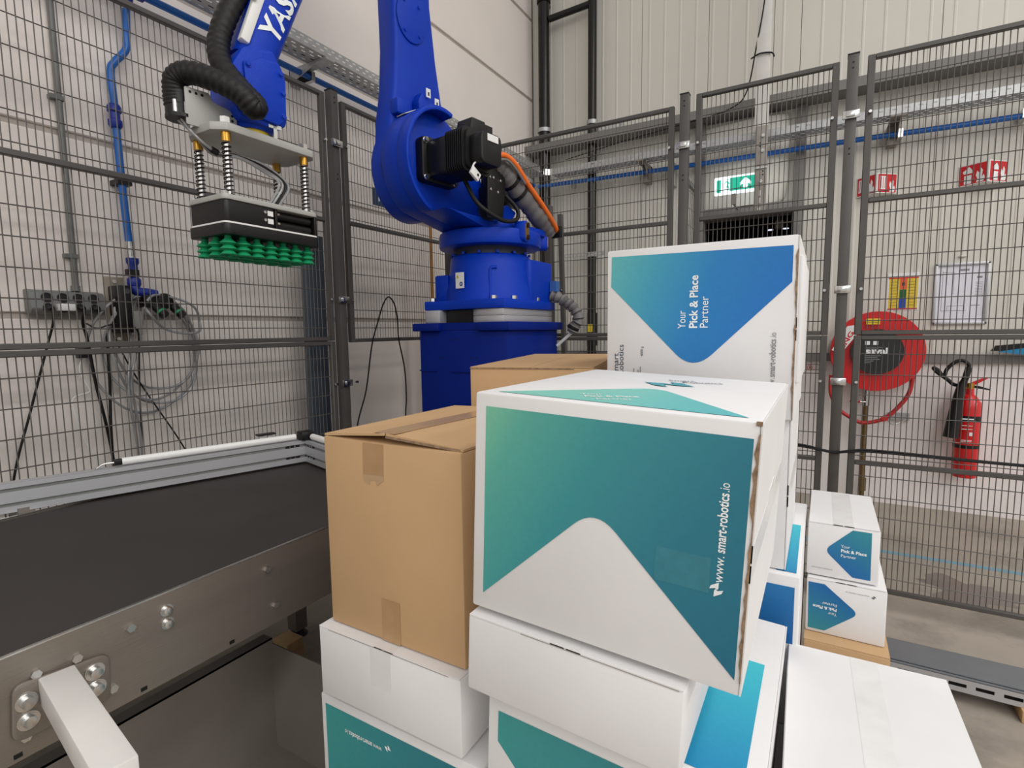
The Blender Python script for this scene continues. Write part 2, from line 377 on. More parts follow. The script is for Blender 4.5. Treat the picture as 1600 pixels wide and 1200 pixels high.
def fence_post(x, y, z1, axis, label, clamps):
    t = thing('fence_post', (x, y, 0), label, 'fence post', 'posts of the safety fence')
    obj('post_tube', G().box(x-.023, x+.023, y-.023, y+.023, .01, z1), FEN, t, bevel=.002)
    obj('foot_plate', G().box(x-.07, x+.07, y-.07, y+.07, 0, .01), FEN, t)
    obj('post_cap', G().box(x-.024, x+.024, y-.024, y+.024, z1, z1+.006), BLACK, t)
    for z in clamps:
        g = G()
        if axis == 'x': g.box(x-.034, x+.034, y-.036, y-.024, z-.018, z+.018).box(x-.02, x+.016, y-.046, y-.036, z-.012, z+.012)
        else: g.box(x+.024, x+.036, y-.034, y+.034, z-.018, z+.018).box(x+.036, x+.046, y-.02, y+.016, z-.012, z+.012)
        c = obj('clamp', g, CHR, t, bevel=.003)
        for s in (-1, 1):
            o = (x+s*.075, y-.02, z) if axis == 'x' else (x+.02, y+s*.072, z)
            obj('bolt', G().cone(o, V3(o)-(Y if axis == 'x' else -X)*.012, .008, .007, 8), CHR, c, smooth=True)
    hs = [(z1-.035), (z1-.06), z1-.42, z1-.445]
    for z in hs:
        o = V3((x, y-.0232, z)) if axis == 'x' else V3((x+.0232, y, z))
        obj('screw_hole', G().cone(o, o+(-Y if axis == 'x' else X)*.0008, .0045, n=8), BLACK, t)
    return t
FA, FB = -2.268, 3.067
fence_panel('y', FA, .05, 1.985, 1.357, 2.625, 1.985, 'wide upper mesh panel of the left fence, behind the suction gripper')
fence_panel('y', FA, .05, 1.985, .095, 1.354, .733, 'wide lower mesh panel of the left fence, behind the conveyor belt')
fence_panel('y', FA, 2.095, 3.02, 1.345, 2.62, 1.995, 'mesh panel left of the blue robot column, open space below it')
fence_post(FA, 2.04, 2.65, 'y', 'grey steel fence post at the left fence beside the dark board', (2.385, 1.575, 1.125))
fence_post(FA, 0, 2.65, 'y', 'grey steel fence post at the near end of the left fence', (2.385, 1.575))
fence_post(FA, FB, 2.65, 'y', 'grey steel corner post of the fence hidden behind the robot', ())
fence_panel('x', FB, -2.225, -.75, 1.357, 2.60, 1.985, 'upper mesh panel right of the robot, in front of the black drain pipes')
fence_panel('x', FB, -2.225, -.75, .095, 1.354, .733, 'lower mesh panel right of the robot pedestal, mostly behind boxes')
fence_panel('x', FB, -.635, .015, 1.357, 2.635, 1.985, 'narrow upper mesh panel in front of the green exit sign')
fence_panel('x', FB, -.635, .015, .095, 1.354, .733, 'narrow lower mesh panel behind the tall printed box')
fence_panel('x', FB, .125, 1.75, 1.357, 2.635, 1.985, 'upper mesh panel in front of the red fire signs and poster')
fence_panel('x', FB, .125, 1.75, .095, 1.354, .733, 'lower mesh panel in front of the fire extinguisher')
fence_post(-.695, FB, 2.645, 'x', 'grey steel fence post left of the exit sign', (2.38, 1.575))
fence_post(.068, FB, 2.65, 'x', 'grey steel fence post in front of the red hose reel', (2.38, 1.575, 1.13))
fence_post(1.82, FB, 2.65, 'x', 'grey steel fence post at the right end of the right fence', ())

# ------------------------------------------------------------------ boxes
LAY = .0007
class Carton:
    """axis box with yaw and a lean to the right; local x right, y away, z up"""
    def __init__(s, label, size, o, yaw=0, lean=0, pitch=0, material=CW, group=None, name='cardboard_box', flaps='top', seam='y', tape=True, edge=None, cat='box'):
        s.w, s.d, s.h = size; s.o = V3(o)
        s.R = Matrix.Rotation(math.radians(yaw), 3, 'Z') @ Matrix.Rotation(math.radians(lean), 3, 'Y') @ Matrix.Rotation(math.radians(pitch), 3, 'X')
        s.m = material; s.t = thing(name, s.o+s.R @ V3((s.w/2, s.d/2, 0)), label, cat, group)
        w, d, h = size; k = .003
        g = s.bx(0, w, 0, d, 0, h); obj('carton_body', g, material, s.t, bevel=.004, bseg=2)
        for f in flaps.split():
            fw, fh = s.dim(f)
            if not fw: continue
            if seam == 'y': a = [(.002, .0, fw/2-.0015, fh), (fw/2+.0015, .0, fw-.002, fh)]; tp = (fw/2-.025, 0, fw/2+.025, fh)
            else: a = [(0, .002, fw, fh/2-.0015), (0, fh/2+.0015, fw, fh-.002)]; tp = (0, fh/2-.025, fw, fh/2+.025)
            for q in a: s.plate('flap', f, q, .0022, material)
            if tape: s.plate('tape_strip', f, tp, .0026, TAPE if material is CW else TAPEB)
    def L(s, x, y, z): return s.o+s.R @ V3((x, y, z))
    def bx(s, x0, x1, y0, y1, z0, z1):
        g = G().box(x0, x1, y0, y1, z0, z1); g.v = [s.L(*p) for p in g.v]; return g
    def dim(s, f): return {'top': (s.w, s.d), 'front': (s.w, s.h), 'right': (s.d, s.h)}[f]
    def fr(s, f, lift=0):
        if f == 'top': return s.L(0, 0, s.h+lift), s.R @ X, s.R @ Y, s.R @ Z
        if f == 'front': return s.L(0, -lift, 0), s.R @ X, s.R @ Z, s.R @ -Y
        return s.L(s.w+lift, 0, 0), s.R @ Y, s.R @ Z, s.R @ X
    def plate(s, name, f, q, thk, material, bevel=0):
        o, ex, ey, n = s.fr(f)
        return obj(name, G().prism([(q[0], q[1]), (q[2], q[1]), (q[2], q[3]), (q[0], q[3])], o-n*.0002, ex, ey, n*thk), material, s.t, bevel=bevel)
    def ink(s, f, poly, material, gdir=(1, -.3), lift=.0008, name='print'):
        o, ex, ey, n = s.fr(f, lift); return obj(name, flat(poly, o, ex, ey, gdir), material, s.t)
    def words(s, f, txt, x, y, width, material, size, up=(1, 0), bold=0, lift=.0014):
        """text starting at (x, y) on a face, baseline running along up"""
        o, ex, ey, n = s.fr(f, lift); a = ex*up[0]+ey*up[1]; b = ex*-up[1]+ey*up[0]
        return text('lettering', txt, o+ex*x+ey*y, a, b, size, material, s.t, width, bold)
    def logo(s, f, x, y, r, material, up=(1, 0), lift=.0014):
        """two opposed flashes"""
        o, ex, ey, n = s.fr(f, lift); a = ex*up[0]+ey*up[1]; b = ex*-up[1]+ey*up[0]; c = o+ex*x+ey*y
        g = flat([(-1, -.1), (-.15, -.75), (.35, -.75), (-.1, -.2), (.1, .1), (-.3, .15)], c, a*r, b*r)
        g2 = flat([(1, .1), (.15, .75), (-.35, .75), (.1, .2), (-.1, -.1), (.3, -.15)], c, a*r, b*r)
        g.add(g2.v, g2.f); return obj('emblem', g, material, s.t)
WG = 'white printed cartons in the pile'
def torn(b, x, z0, z1, wd=.0035, n=26):
    """ragged strip of bare corrugated board along a front vertical edge"""
    l, r = [], []
    for i in range(n+1):
        z = z0+(z1-z0)*i/n; k = random.uniform(.25, 1) if .05 < i/n < .97 else .1
        if n*.55 < i < n*.68: k *= .15
        l.append((x-wd*k, z)); r.append((x+.0008, z))
    o, ex, ey, nn = b.fr('front', .0004)
    return obj('torn_edge', G().prism(l+r[::-1], o, ex, ey, nn*.0012), RAW, b.t)
# big printed box in front, leaning a little to the right
b = Carton('large white box in front with a teal printed face and a web address', (.418, .52, .362), (-.494, .70, .9415), lean=2.5, group=WG, flaps='right', seam='x')
b.ink('front', rounded([(.021, .341, 0), (.411, .341, 0), (.411, .022, 0), (.211, .213, .045), (.022, .028, 0)], 0, 8), GA, (1, -.55))
b.words('front', 'www.', .388, .148, .036, INKW, .0175, (0, 1)); b.words('front', 'smart-robotics', .388, .188, .079, INKW, .0175, (0, 1), .02); b.words('front', '.io', .388, .269, .011, INKW, .0175, (0, 1))
b.logo('front', .381, .138, .0105, INKW, (.35, .94))
b.ink('top', rounded([(.028, .022, 0), (.402, .022, 0), (.226, .245, .05)], 0, 8), GT, (1, -.2))
b.words('top', 'Your', .150, .075, .036, INKW, .022, (.83, .56)); b.words('top', 'Pick & Place', .165, .055, .085, INKW, .022, (.83, .56), .025); b.words('top', 'Partner', .19, .04, .055, INKW, .022, (.83, .56))
b.logo('top', .228, .315, .05, mat('emblem_teal', (84, 158, 168), .6), (.96, -.25)); b.words('top', 'Smart', .215, .375, .05, INKD, .03, (.9, .42)); b.words('top', 'Robotics', .245, .36, .075, INKD, .03, (.9, .42))
torn(b, .4175, .02, .348, .0055); obj('torn_corner', b.bx(.4125, .4192, -.001, .003, .3575, .3626), RAW, b.t)
b.plate('clear_tape', 'front', (.30, .13, .372, .178), .0012, mat('clear_tape_film', (44, 124, 140), .12, 0, .1, 60, .3, 40, spec=.8))
b.plate('tape_end', 'right', (.20, .17, .30, .222), .0032, TAPE)
# white flat box under it
b = Carton('plain white box right under the large teal-faced box', (.352, .38, .132), (-.499, .688, .7975), lean=2.5, group=WG, flaps='top', seam='y')
obj('flap_crease', b.bx(.10, .345, -.0006, .001, .1312, .1322), CREASE, b.t)
# printed box below that
b = Carton('printed white box under the plain one, cyan top showing at its right', (.432, .52, .365), (-.493, .72, .4095), lean=2.5, group=WG, flaps='right', seam='x')
b.ink('front', rounded([(.021, .342, 0), (.411, .342, 0), (.411, .03, 0), (.211, .10, .045), (.021, .285, 0)], 0, 8), GE, (1, -.55))
b.ink('top', rounded([(.405, .03, 0), (.405, .345, 0), (.372, .345, 0), (.05, .03, 0)], 0, 8), GC, (.3, -1))
obj('torn_edge', b.bx(.17, .33, -.0008, .002, .3632, .3655), RAW, b.t)
Carton('white carton at the bottom of the middle pile, standing on the pallet', (.42, .5, .245), (-.485, .73, .1445), group=WG, flaps='')
# left pile
b = Carton('brown box with tape patches, leftmost in the pile', (.352, .462, .405), (-.893, .742, .7815), material=CB, flaps='', group='brown cartons in the pile')
g = G()
for x0, x1, lift in ((0, .178, .0), (.1745, .352, .0)): pass
def flap_sheet(pts, thk=.0045):
    gg = G(); top = [b.L(*p) for p in pts]; n = ((top[1]-top[0]).cross(top[2]-top[0])).normalized()
    k = len(top); gg.add([p+n*thk for p in top]+top, [tuple(range(k)), tuple(range(2*k-1, k-1, -1))]+[(i+k, (i+1)%k+k, (i+1)%k, i) for i in range(k)]); return gg
obj('flap', flap_sheet([(0, .004, .4052), (.174, -.004, .421), (.176, .46, .410), (0, .46, .4052)]), CB, b.t)
obj('flap', flap_sheet([(.178, -.002, .421), (.352, .008, .4052), (.352, .46, .4052), (.178, .46, .410)]), CB, b.t)
obj('flap_edge', flap_sheet([(.178, -.0035, .4165), (.345, .0065, .4045), (.345, .009, .4045), (.178, .0, .4165)]), RAW, b.t)
obj('tape_strip', flap_sheet([(.145, -.0, .4245), (.2, -.0, .4255), (.2, .46, .4155), (.145, .46, .4155)], .0006), TAPEB, b.t)
PATCH = mat('brown_tape_patch', (174, 140, 102), .3, 0, .06, 30, spec=.5)
b.ink('front', [(.112, .338), (.166, .340), (.168, .402), (.114, .402)], PATCH, None, name='tape_patch'); b.ink('front', [(.148, .0), (.196, .0), (.197, .088), (.149, .088)], PATCH, None, name='tape_patch')
b.ink('front', [(.112, .322), (.128, .318), (.13, .327), (.145, .329), (.148, .318), (.166, .33), (.166, .345), (.112, .345)], mat('tape_residue', (182, 152, 116), .6), None, .0006, name='tape_residue')
b = Carton('plain white box under the brown box on the left', (.372, .44, .152), (-.908, .718, .625), group=WG, flaps='top', seam='y')
obj('flap_crease', b.bx(.03, .345, -.0006, .001, .1512, .1522), CREASE, b.t)
b.plate('tape_strip', 'front', (.15, .07, .205, .152), .0006, mat('tape_on_white', (226, 225, 224), .25))
b = Carton('white box at the lower left with upside-down web address on teal', (.432, .49, .456), (-.938, .738, .1465), group=WG, flaps='right', seam='x')
b.ink('front', rounded([(.015, .436, 0), (.415, .436, 0), (.415, .1, 0), (.23, .25, .045), (.015, .1, 0)], 0, 8), GE, (1, -.25))
b.words('front', 'smart-robotics', .155, .398, .068, INKW, .016, (-1, 0), .02); b.words('front', 'www.', .182, .398, .026, INKW, .016, (-1, 0)); b.words('front', '.io', .086, .398, .011, INKW, .016, (-1, 0))
b.logo('front', .199, .403, .009, INKW, (-.9, .4))
# tall box behind with the slogan, lying on its side
b = Carton('tall white box at the back with a blue panel and sideways slogan', (.426, .46, .40), (-.479, 1.30, 1.195), group=WG, flaps='right', seam='x')
x0, z0 = -.479, 1.195
b.ink('front', rounded([(-.467-x0, 1.579-z0, 0), (-.063-x0, 1.573-z0, 0), (-.063-x0, 1.496-z0, 0), (-.265-x0, 1.297-z0, .06), (-.468-x0, 1.505-z0, 0)], 0, 10), GB, (1, -.4))
b.words('front', 'Your', .195, 1.399-z0, .042, INKW, .026, (0, 1)); b.words('front', 'Pick & Place', .2215, 1.399-z0, .122, INKW, .026, (0, 1), .022); b.words('front', 'Partner', .2455, 1.399-z0, .072, INKW, .026, (0, 1))
b.words('front', 'www.', .389, 1.248-z0, .04, INKG, .018, (0, 1)); b.words('front', 'smart-robotics', .389, 1.29-z0, .083, INKG, .018, (0, 1), .02); b.words('front', '.io', .389, 1.375-z0, .012, INKG, .018, (0, 1))
b.words('front', 'Smart', .031, 1.283-z0, .055, INKD, .02, (0, 1)); b.words('front', 'Robotics', .0445, 1.283-z0, .076, INKD, .02, (0, 1))
b.words('front', '4000 g', .094, 1.332-z0, .024, INKD, .009, (0, 1))
for k in range(4): b.ink('front', [(.070+k*.0055, 1.272-z0), (.0722+k*.0055, 1.272-z0), (.0722+k*.0055, 1.272-z0+(.03, .02, .026, .034)[k]), (.070+k*.0055, 1.272-z0+(.03, .02, .026, .034)[k])], INKG, None, .0012, name='fine_print')
torn(b, .4255, .0, .37, .005); obj('loose_flap', b.bx(.427, .436, .03, .43, .08, .36), CW, b.t, bevel=.004)
b = Carton('white carton that carries the tall slogan box', (.41, .45, .352), (-.467, 1.325, .842), group=WG, flaps='right', seam='x')
b = Carton('white box low behind the large box, teal strip on its top', (.42, .58, .36), (-.444, 1.305, .48), group=WG, flaps='', tape=False)
b.ink('top', [(.37, .02), (.4115, .02), (.4095, .36), (.37, .36)], GC, (.3, -1)); b.ink('front', [(.25, .335), (.41, .335), (.41, .2), (.25, .2)], GD, (.2, -1))
Carton('white carton at the bottom behind the large box, on the pallet', (.42, .58, .334), (-.444, 1.305, .1445), group=WG, flaps='')
# second brown box, turned, behind the first
b = Carton('brown box turned at an angle behind the taped brown box', (.355, .80, .40), (-.872, 1.25, .896), yaw=14.4, material=CB, flaps='top', seam='y', tape=False, group='brown cartons in the pile')
obj('flap_edge', b.bx(.0, .30, -.0015, .001, .396, .3995), RAW, b.t)
Carton('brown carton that carries the turned brown box', (.35, .78, .7485), (-.871, 1.255, .1455), yaw=14.4, flaps='', material=CB, tape=False, group='brown cartons in the pile')
# small boxes on the right
def small(label, o, w, d, h, up):
    b = Carton(label, (w, d, h), o, group='small printed white boxes', flaps='top', seam='y')
    return b
b = small('small white box on top of the right pile, printed arrow pointing left', (-.017, 1.70, .690), .172, .34, .154, 1)
b.ink('front', rounded([(.108, .147, 0), (.152, .147, 0), (.154, .012, 0), (.112, .012, 0), (.042, .079, .02)], 0, 6), GS, (-.5, -1))
b.words('front', 'Your', .082, .093, .021, INKW, .012); b.words('front', 'Pick & Place', .082, .080, .060, INKW, .0125, bold=.025); b.words('front', 'Partner', .082, .066, .036, INKW, .012)
b.words('front', 'www.smart-robotics.io', .012, .022, .052, INKG, .006)
b = small('small white box with upside-down slogan below the topmost small box', (-.014, 1.685, .5265), .19, .36, .158, -1)
b.ink('front', rounded([(.004, .147, 0), (.044, .147, 0), (.128, .079, .02), (.048, .01, 0), (.007, .01, 0)], 0, 6), GS, (.5, 1))
b.words('front', 'Your', .076, .068, .021, INKW, .012, (-1, 0)); b.words('front', 'Pick & Place', .076, .082, .058, INKW, .0125, (-1, 0), .025); b.words('front', 'Partner', .076, .095, .036, INKW, .012, (-1, 0))
b.words('front', 'www.smart-robotics.io', .15, .139, .055, INKG, .006, (-1, 0)); b.logo('front', .16, .136, .0055, INKD)
Carton('brown box under the two small white boxes on the right', (.20, .42, .378), (-.015, 1.635, .1455), material=CB, flaps='top', seam='x', tape=False, group='brown cartons in the pile')
# near white box, bottom right
b = Carton('plain white box at the lower right corner, top face up with clear tape', (.288, .46, .30), (-.029, .85, .3785), yaw=1.7, group=WG, flaps='top', seam='y')
Carton('white carton under the plain lower right box, on the pallet', (.28, .45, .232), (-.026, .855, .1445), yaw=1.7, group=WG, tape=False)
# pallet below the pile
def pallet(label, x0, x1, y0, y1):
    t = thing('pallet', ((x0+x1)/2, (y0+y1)/2, 0), label, 'pallet', 'pallets under the boxes')
    for i in range(7):
        a = x0+(x1-x0-.1)*i/6; obj('deck_board', G().box(a, a+.1, y0, y1, .122, .144), WOOD, t)
    for i in range(3):
        c = y0+(y1-y0-.1)*i/2
        obj('stringer_board', G().box(x0, x1, c, c+.1, .1, .122), WOOD, t); obj('bottom_board', G().box(x0, x1, c, c+.1, 0, .022), WOOD, t)
        for j in range(3):
            e = x0+(x1-x0-.12)*j/2; obj('block', G().box(e, e+.12, c, c+.1, .022, .1), WOOD, t)
pallet('wooden pallet under the front of the box pile', -.96, .29, .68, 1.36)
pallet('wooden pallet under the rear of the box pile', -1.0, .23, 1.38, 2.10)

# ------------------------------------------------------------------ conveyor
BX0, BX1, BZ, CY0, CY1 = -2.11, -1.185, .85, -1.3, 1.78
cv = thing('belt_conveyor', (-1.65, .3, 0), 'wide black belt conveyor with stainless side plates at the lower left', 'conveyor')
prof = [(CY0+.05, BZ), (CY1-.05, BZ)]+[(CY1-.05+.05*math.sin(math.radians(a)), BZ-.05+.05*math.cos(math.radians(a))) for a in range(20, 180, 20)]+[(CY1-.05, BZ-.1), (CY0+.05, BZ-.1)]+[(CY0+.05-.05*math.sin(math.radians(a)), BZ-.05-.05*math.cos(math.radians(a))) for a in range(20, 180, 20)]
obj('belt', G().prism(prof, (BX0+.01, 0, 0), Y, Z, X*(BX1-BX0-.02)), BELT, cv, smooth=True)
for x in (BX0, BX1):
    s = 1 if x == BX1 else -1
    pl = obj('side_plate', G().box(min(x, x-s*.004), max(x, x-s*.004), CY0, CY1, .665, BZ+.004).box(min(x, x-s*.05), max(x, x-s*.05), CY0, CY1, .661, .665), STEEL, cv)
    if s > 0: front_plate = pl
    obj('plate_lip', G().box(min(x+s*.001, x-s*.006), max(x+s*.001, x-s*.006), CY0, CY1, BZ+.004, BZ+.007), CHR, pl)
def onplate(y, z): return ((BX1, y, z), (0, math.pi/2, 0))
many('bolt', hexhead(.009, .007), CHR, front_plate, [onplate(y, z) for y, z in ((.485, .813), (.791, .811), (.808, .709), (.394, .80), (.334, .804), (.446, .707), (.312, .70), (1.1, .81), (1.12, .71))])
many('washer_bolt', G().lathe([(.013, 0), (.013, .002), (.009, .002), (.009, .010), (.006, .011)], (0, 0, 0), Z, 14), CHR, front_plate, [onplate(.554, .817), onplate(.554, .788)])
many('slot', G().box(-.004, .004, -.006, .006, 0, .0008), BLACK, front_plate, [onplate(y, .672) for y in (.30, .50, .69)], False)
fp = obj('flange_plate', G().prism(rounded([(.292, .70), (.44, .69), (.445, .785), (.30, .803)], .02), (BX1, 0, 0), Y, Z, X*.008), STEEL, cv, bevel=.002)
many('large_bolt', G().lathe([(.0165, 0), (.0165, .0025), (.014, .0025), (.014, .004), (.010, .004), (.010, .012), (.007, .0125)], (0, 0, 0), Z, 16), CHR, fp, [((BX1+.008, y, z), (0, math.pi/2, 0)) for y, z in ((.417, .762), (.417, .729), (.316, .766), (.316, .731))])
d = unit((.31, -.045, 0)); n_ = V3((-d.y, d.x, 0)); p0 = V3((BX1+.008, .361, .77)); p1 = p0+d*.345
br = obj('support_arm', G().obox((p0+p1)/2, (p1-p0)/2, n_*.026, Z*.026), WPAINT, cv, bevel=.003)
obj('arm_leg', G().box(p1.x-.052, p1.x, p1.y-.026, p1.y+.026, .02, .744), WPAINT, cv, bevel=.003)
obj('leg_foot', G().box(p1.x-.08, p1.x+.03, p1.y-.055, p1.y+.055, 0, .02), DSTEEL, cv)
for x in (-2.07, -1.30):
    for y in (-1.1, 1.52):
        lg = obj('leg', G().box(x-.03, x+.03, y-.03, y+.03, .03, .75), DSTEEL, cv); obj('foot', G().cone((x, y, 0), (x, y, .03), .045, .02), BLACK, lg)
obj('cross_beam', G().box(-2.1, -1.2, 1.49, 1.55, .55, .61), DSTEEL, cv); obj('cross_beam', G().box(-2.1, -1.2, -1.13, -1.07, .55, .61), DSTEEL, cv)
tr = thing('catch_trough', (-1.45, 0, .0), 'dull steel trough standing on the floor under the conveyor', 'trough')
obj('trough_wall', G().box(-1.452, -1.448, -1.0, .97, .10, .455), DSTEEL, tr); obj('trough_wall', G().box(-1.448, -1.03, .966, .97, .10, .44), DSTEEL, tr)
obj('trough_flange', G().box(-1.49, -1.448, -1.0, .97, .451, .455), DSTEEL, tr); obj('trough_bottom', G().box(-1.452, -1.03, -1.0, .97, .097, .10), DSTEEL, tr)
for x in (-1.42, -1.08):
    for y in (-.9, .9): obj('trough_foot', G().box(x-.02, x+.02, y-.02, y+.02, 0, .097), DSTEEL, tr)
obj('wood_block', G().box(-2.0, -1.9, 1.34, 1.42, 0, .09), WOOD, bevel=.003, label='small raw wood block on the floor under the conveyor', cat='wood block')
# aluminium guide rail over the belt
gr = thing('guide_rail', (-1.95, 1.0, .86), 'silver aluminium guide rail with two grooves laid across the belt', 'guide rail')
def profile_bar(p, d, length, name='profile_bar'):
    d = unit(d); nrm = V3((d.y, -d.x, 0))           # towards the belt
    sec = [(0, 0), (0, .0195), (-.009, .0195), (-.009, .030), (0, .030), (0, .065), (-.009, .065), (-.009, .076), (0, .076), (0, .09), (-.016, .09), (-.016, .083), (-.029, .083), (-.029, .09), (-.045, .09), (-.045, 0)]
    o_ = obj(name, G().prism([(-a, h) for a, h in sec], V3(p), -nrm, Z, d*length), ALU, gr)
    for h in (.02475, .0705): obj('groove_shade', G().obox(V3(p)-nrm*.0065+d*(length/2)+Z*h, d*(length/2), nrm*.0015, Z*.005), GREYP, o_)  # added grey strips, groove shade put into the colour
    return o_
cor = V3((-1.864, 1.452, .862)); d1v = unit((.270, .870, 0)); d2v = unit((.87, -.235, 0))
profile_bar(cor-d1v*1.15, d1v, 1.15); profile_bar(cor, d2v, .62)
for dv, sgn in ((-d1v, 1), (d2v, 1)):
    for z in (.8845, .9325):
        nn = V3((d1v.y, -d1v.x, 0)) if dv == -d1v else V3((d2v.y, -d2v.x, 0))
        c = cor+dv*.05; c.z = z; c = c-nn*.004
        k = obj('slot_nut', G().obox(c, dv*.028, nn*.0025, Z*.004), BLACK, gr)
        for e in (.012, -.008): obj('grub_screw', G().cone(c+dv*e, c+dv*e+nn*.004, .0035, n=8), CHR, k)
tb = V3((0, 0, .122))
def edge_pt(dv, t, off=-.022):
    nn = V3((d1v.y, -d1v.x, 0)) if dv == -d1v else V3((d2v.y, -d2v.x, 0)); p = cor+dv*t+nn*off; return V3((p.x, p.y, .968))
obj('light_tube', G().cone(edge_pt(-d1v, .03), edge_pt(-d1v, .62), .0125, n=16), WHITE, gr, smooth=True); obj('light_tube', G().cone(edge_pt(d2v, .03), edge_pt(d2v, .6), .0125, n=16), WHITE, gr, smooth=True)
obj('corner_connector', G().obox(V3((cor.x-.012, cor.y+.014, .970)), d1v*.026, d2v*.03, Z*.018), BLACK, gr, bevel=.005)
obj('tube_end_clip', G().obox(edge_pt(-d1v, .63), d1v*.012, d2v*.010, Z*.010), BLACK, gr, bevel=.003); obj('clip_wire', G().tube([edge_pt(-d1v, .635), edge_pt(-d1v, .67)+Z*.0, edge_pt(-d1v, .69)-Z*.012], .003), CHR, gr, smooth=True)
c = edge_pt(-d1v, .12)+V3((-.045, 0, .012)); sb = obj('sensor_bracket', G().obox(c+Z*.008, d1v*.035, d2v*.016, Z*.003), BLACK, gr)
for e in (-.018, .014): obj('bracket_leg', G().obox(c+d1v*e-Z*.03, d1v*.007, d2v*.006, Z*.034), WHITE, sb)
obj('rail_bracket', G().box(-2.2, -2.12, .60, .64, .80, .872), DSTEEL, gr); obj('rail_bracket', G().obox(cor+d2v*.5+V3((0, .03, -.004)), d2v*.03, V3((0, .02, 0)), Z*.006), DSTEEL, gr)

# ------------------------------------------------------------------ robot
C0 = V3((-1.51, 2.37, 0)); UU = unit((-.187, -1.195, 0)); VV = V3((-UU.y, UU.x, 0))
def RL(a, b_, z): return C0+UU*a+VV*b_+Z*z
PX0, PX1, PY0, PY1 = -1.772, -1.252, 2.10, 2.63
pd = thing('robot_pedestal', (-1.51, 2.36, 0), 'dark blue square steel pedestal carrying the robot arm', 'pedestal')
obj('column', G().box(PX0, PX1, PY0, PY1, .03, 1.405), DBLUE, pd, bevel=.006)
obj('foot_plate', G().box(PX0-.1, PX1+.1, PY0-.1, PY1+.1, 0, .03), DBLUE, pd)
obj('top_plate', G().box(PX0, PX1, PY0, PY1, 1.405, 1.44), DBLUE, pd)
obj('top_flange', G().box(PX0-.025, PX0+.14, PY0-.025, PY0+.02, 1.40, 1.44), DBLUE, pd, bevel=.006)
obj('top_flange', G().prism([(PX1-.16, PY0-.02), (PX1+.02, PY0-.02), (PX1+.025, PY1+.02), (PX1-.02, PY1+.02), (PX1-.02, PY0+.02), (PX1-.16, PY0+.02)], (0, 0, 1.40), X, Y, Z*.041), DBLUE, pd, bevel=.006)
for x0, x1 in ((PX0-.001, PX0+.11), (PX0+.2, PX0+.4)): obj('weld_seam', G().box(x0, x1, PY0-.006, PY0, 1.20, 1.206), DBLUE, pd)
many('tapped_hole', G().cone((0, 0, 0), (0, 0, .0008), .004, n=8), BLACK, pd, [((x, PY0, z), (math.pi/2, 0, 0)) for x, z in ((-1.56, 1.36), (-1.53, 1.36), (-1.46, 1.27), (-1.43, 1.27), (-1.62, 1.27), (-1.65, 1.27))]+[((PX1, y, 1.36), (0, math.pi/2, 0)) for y in (2.2, 2.24)], False)
for x0, x1, y0, y1 in ((-1.735, -1.645, 2.105, 2.215), (-1.735, -1.645, 2.5, 2.61)):
    obj('spacer_block', G().box(x0, x1, y0, y1, 1.44, 1.503), ALU, pd, bevel=.003)
g = G().prism([(-1.46, 2.13), (-1.41, 2.105), (-1.275, 2.105), (-1.275, 2.61), (-1.46, 2.61)], (0, 0, 1.44), X, Y, Z*.031); g.prism([(-1.46, 2.13), (-1.41, 2.105), (-1.275, 2.105), (-1.275, 2.61), (-1.46, 2.61)], (0, 0, 1.472), X, Y, Z*.031)
obj('spacer_block', g, ALU, pd, bevel=.002)
obj('gap_shade_block', G().box(-1.645, -1.46, 2.16, 2.56, 1.44, 1.502), BLACK, pd)  # added black block, stands for the shade in the gap under the base
rb = thing('industrial_robot', (-1.51, 2.37, 1.504), 'blue industrial robot arm with black motors and cables', 'robot arm')
obj('base_flange', G().prism([(-1.745, 2.11), (-1.6, 2.125), (-1.5, 2.105), (-1.4, 2.09), (-1.265, 2.10), (-1.26, 2.62), (-1.745, 2.62)], (0, 0, 1.504), X, Y, Z*.045), BLUE, rb, bevel=.006)
obj('base_casting', G().lathe([(.238, 1.545), (.232, 1.60), (.212, 1.70), (.205, 1.765), (.195, 1.775)], (-1.51, 2.37, 0), Z, 40), BLUE, rb, smooth=True)
obj('connector_housing', G().prism(rounded([(-1.44, 2.34), (-1.27, 2.36), (-1.265, 2.60), (-1.44, 2.60)], .02), (0, 0, 1.545), X, Y, Z*.205), BLUE, rb, bevel=.008)
obj('side_rib', G().prism([(-1.745, 2.2), (-1.70, 2.2), (-1.66, 2.2), (-1.66, 2.3), (-1.745, 2.3)], (0, 0, 1.545), X, Y, Z*.14), BLUE, rb, bevel=.01)
obj('conduit_ridge', G().tube([(-1.386, 2.170, 1.55), (-1.392, 2.180, 1.62), (-1.396, 2.188, 1.69), (-1.388, 2.194, 1.703), (-1.37, 2.206, 1.704)], .008, 8, 4), BLUE, rb, smooth=True)
many('mount_bolt', hexhead(.016, .016), CHR, rb, [(x, y, 1.549) for x, y in ((-1.345, 2.135), (-1.285, 2.22), (-1.2785, 2.44), (-1.71, 2.14))])
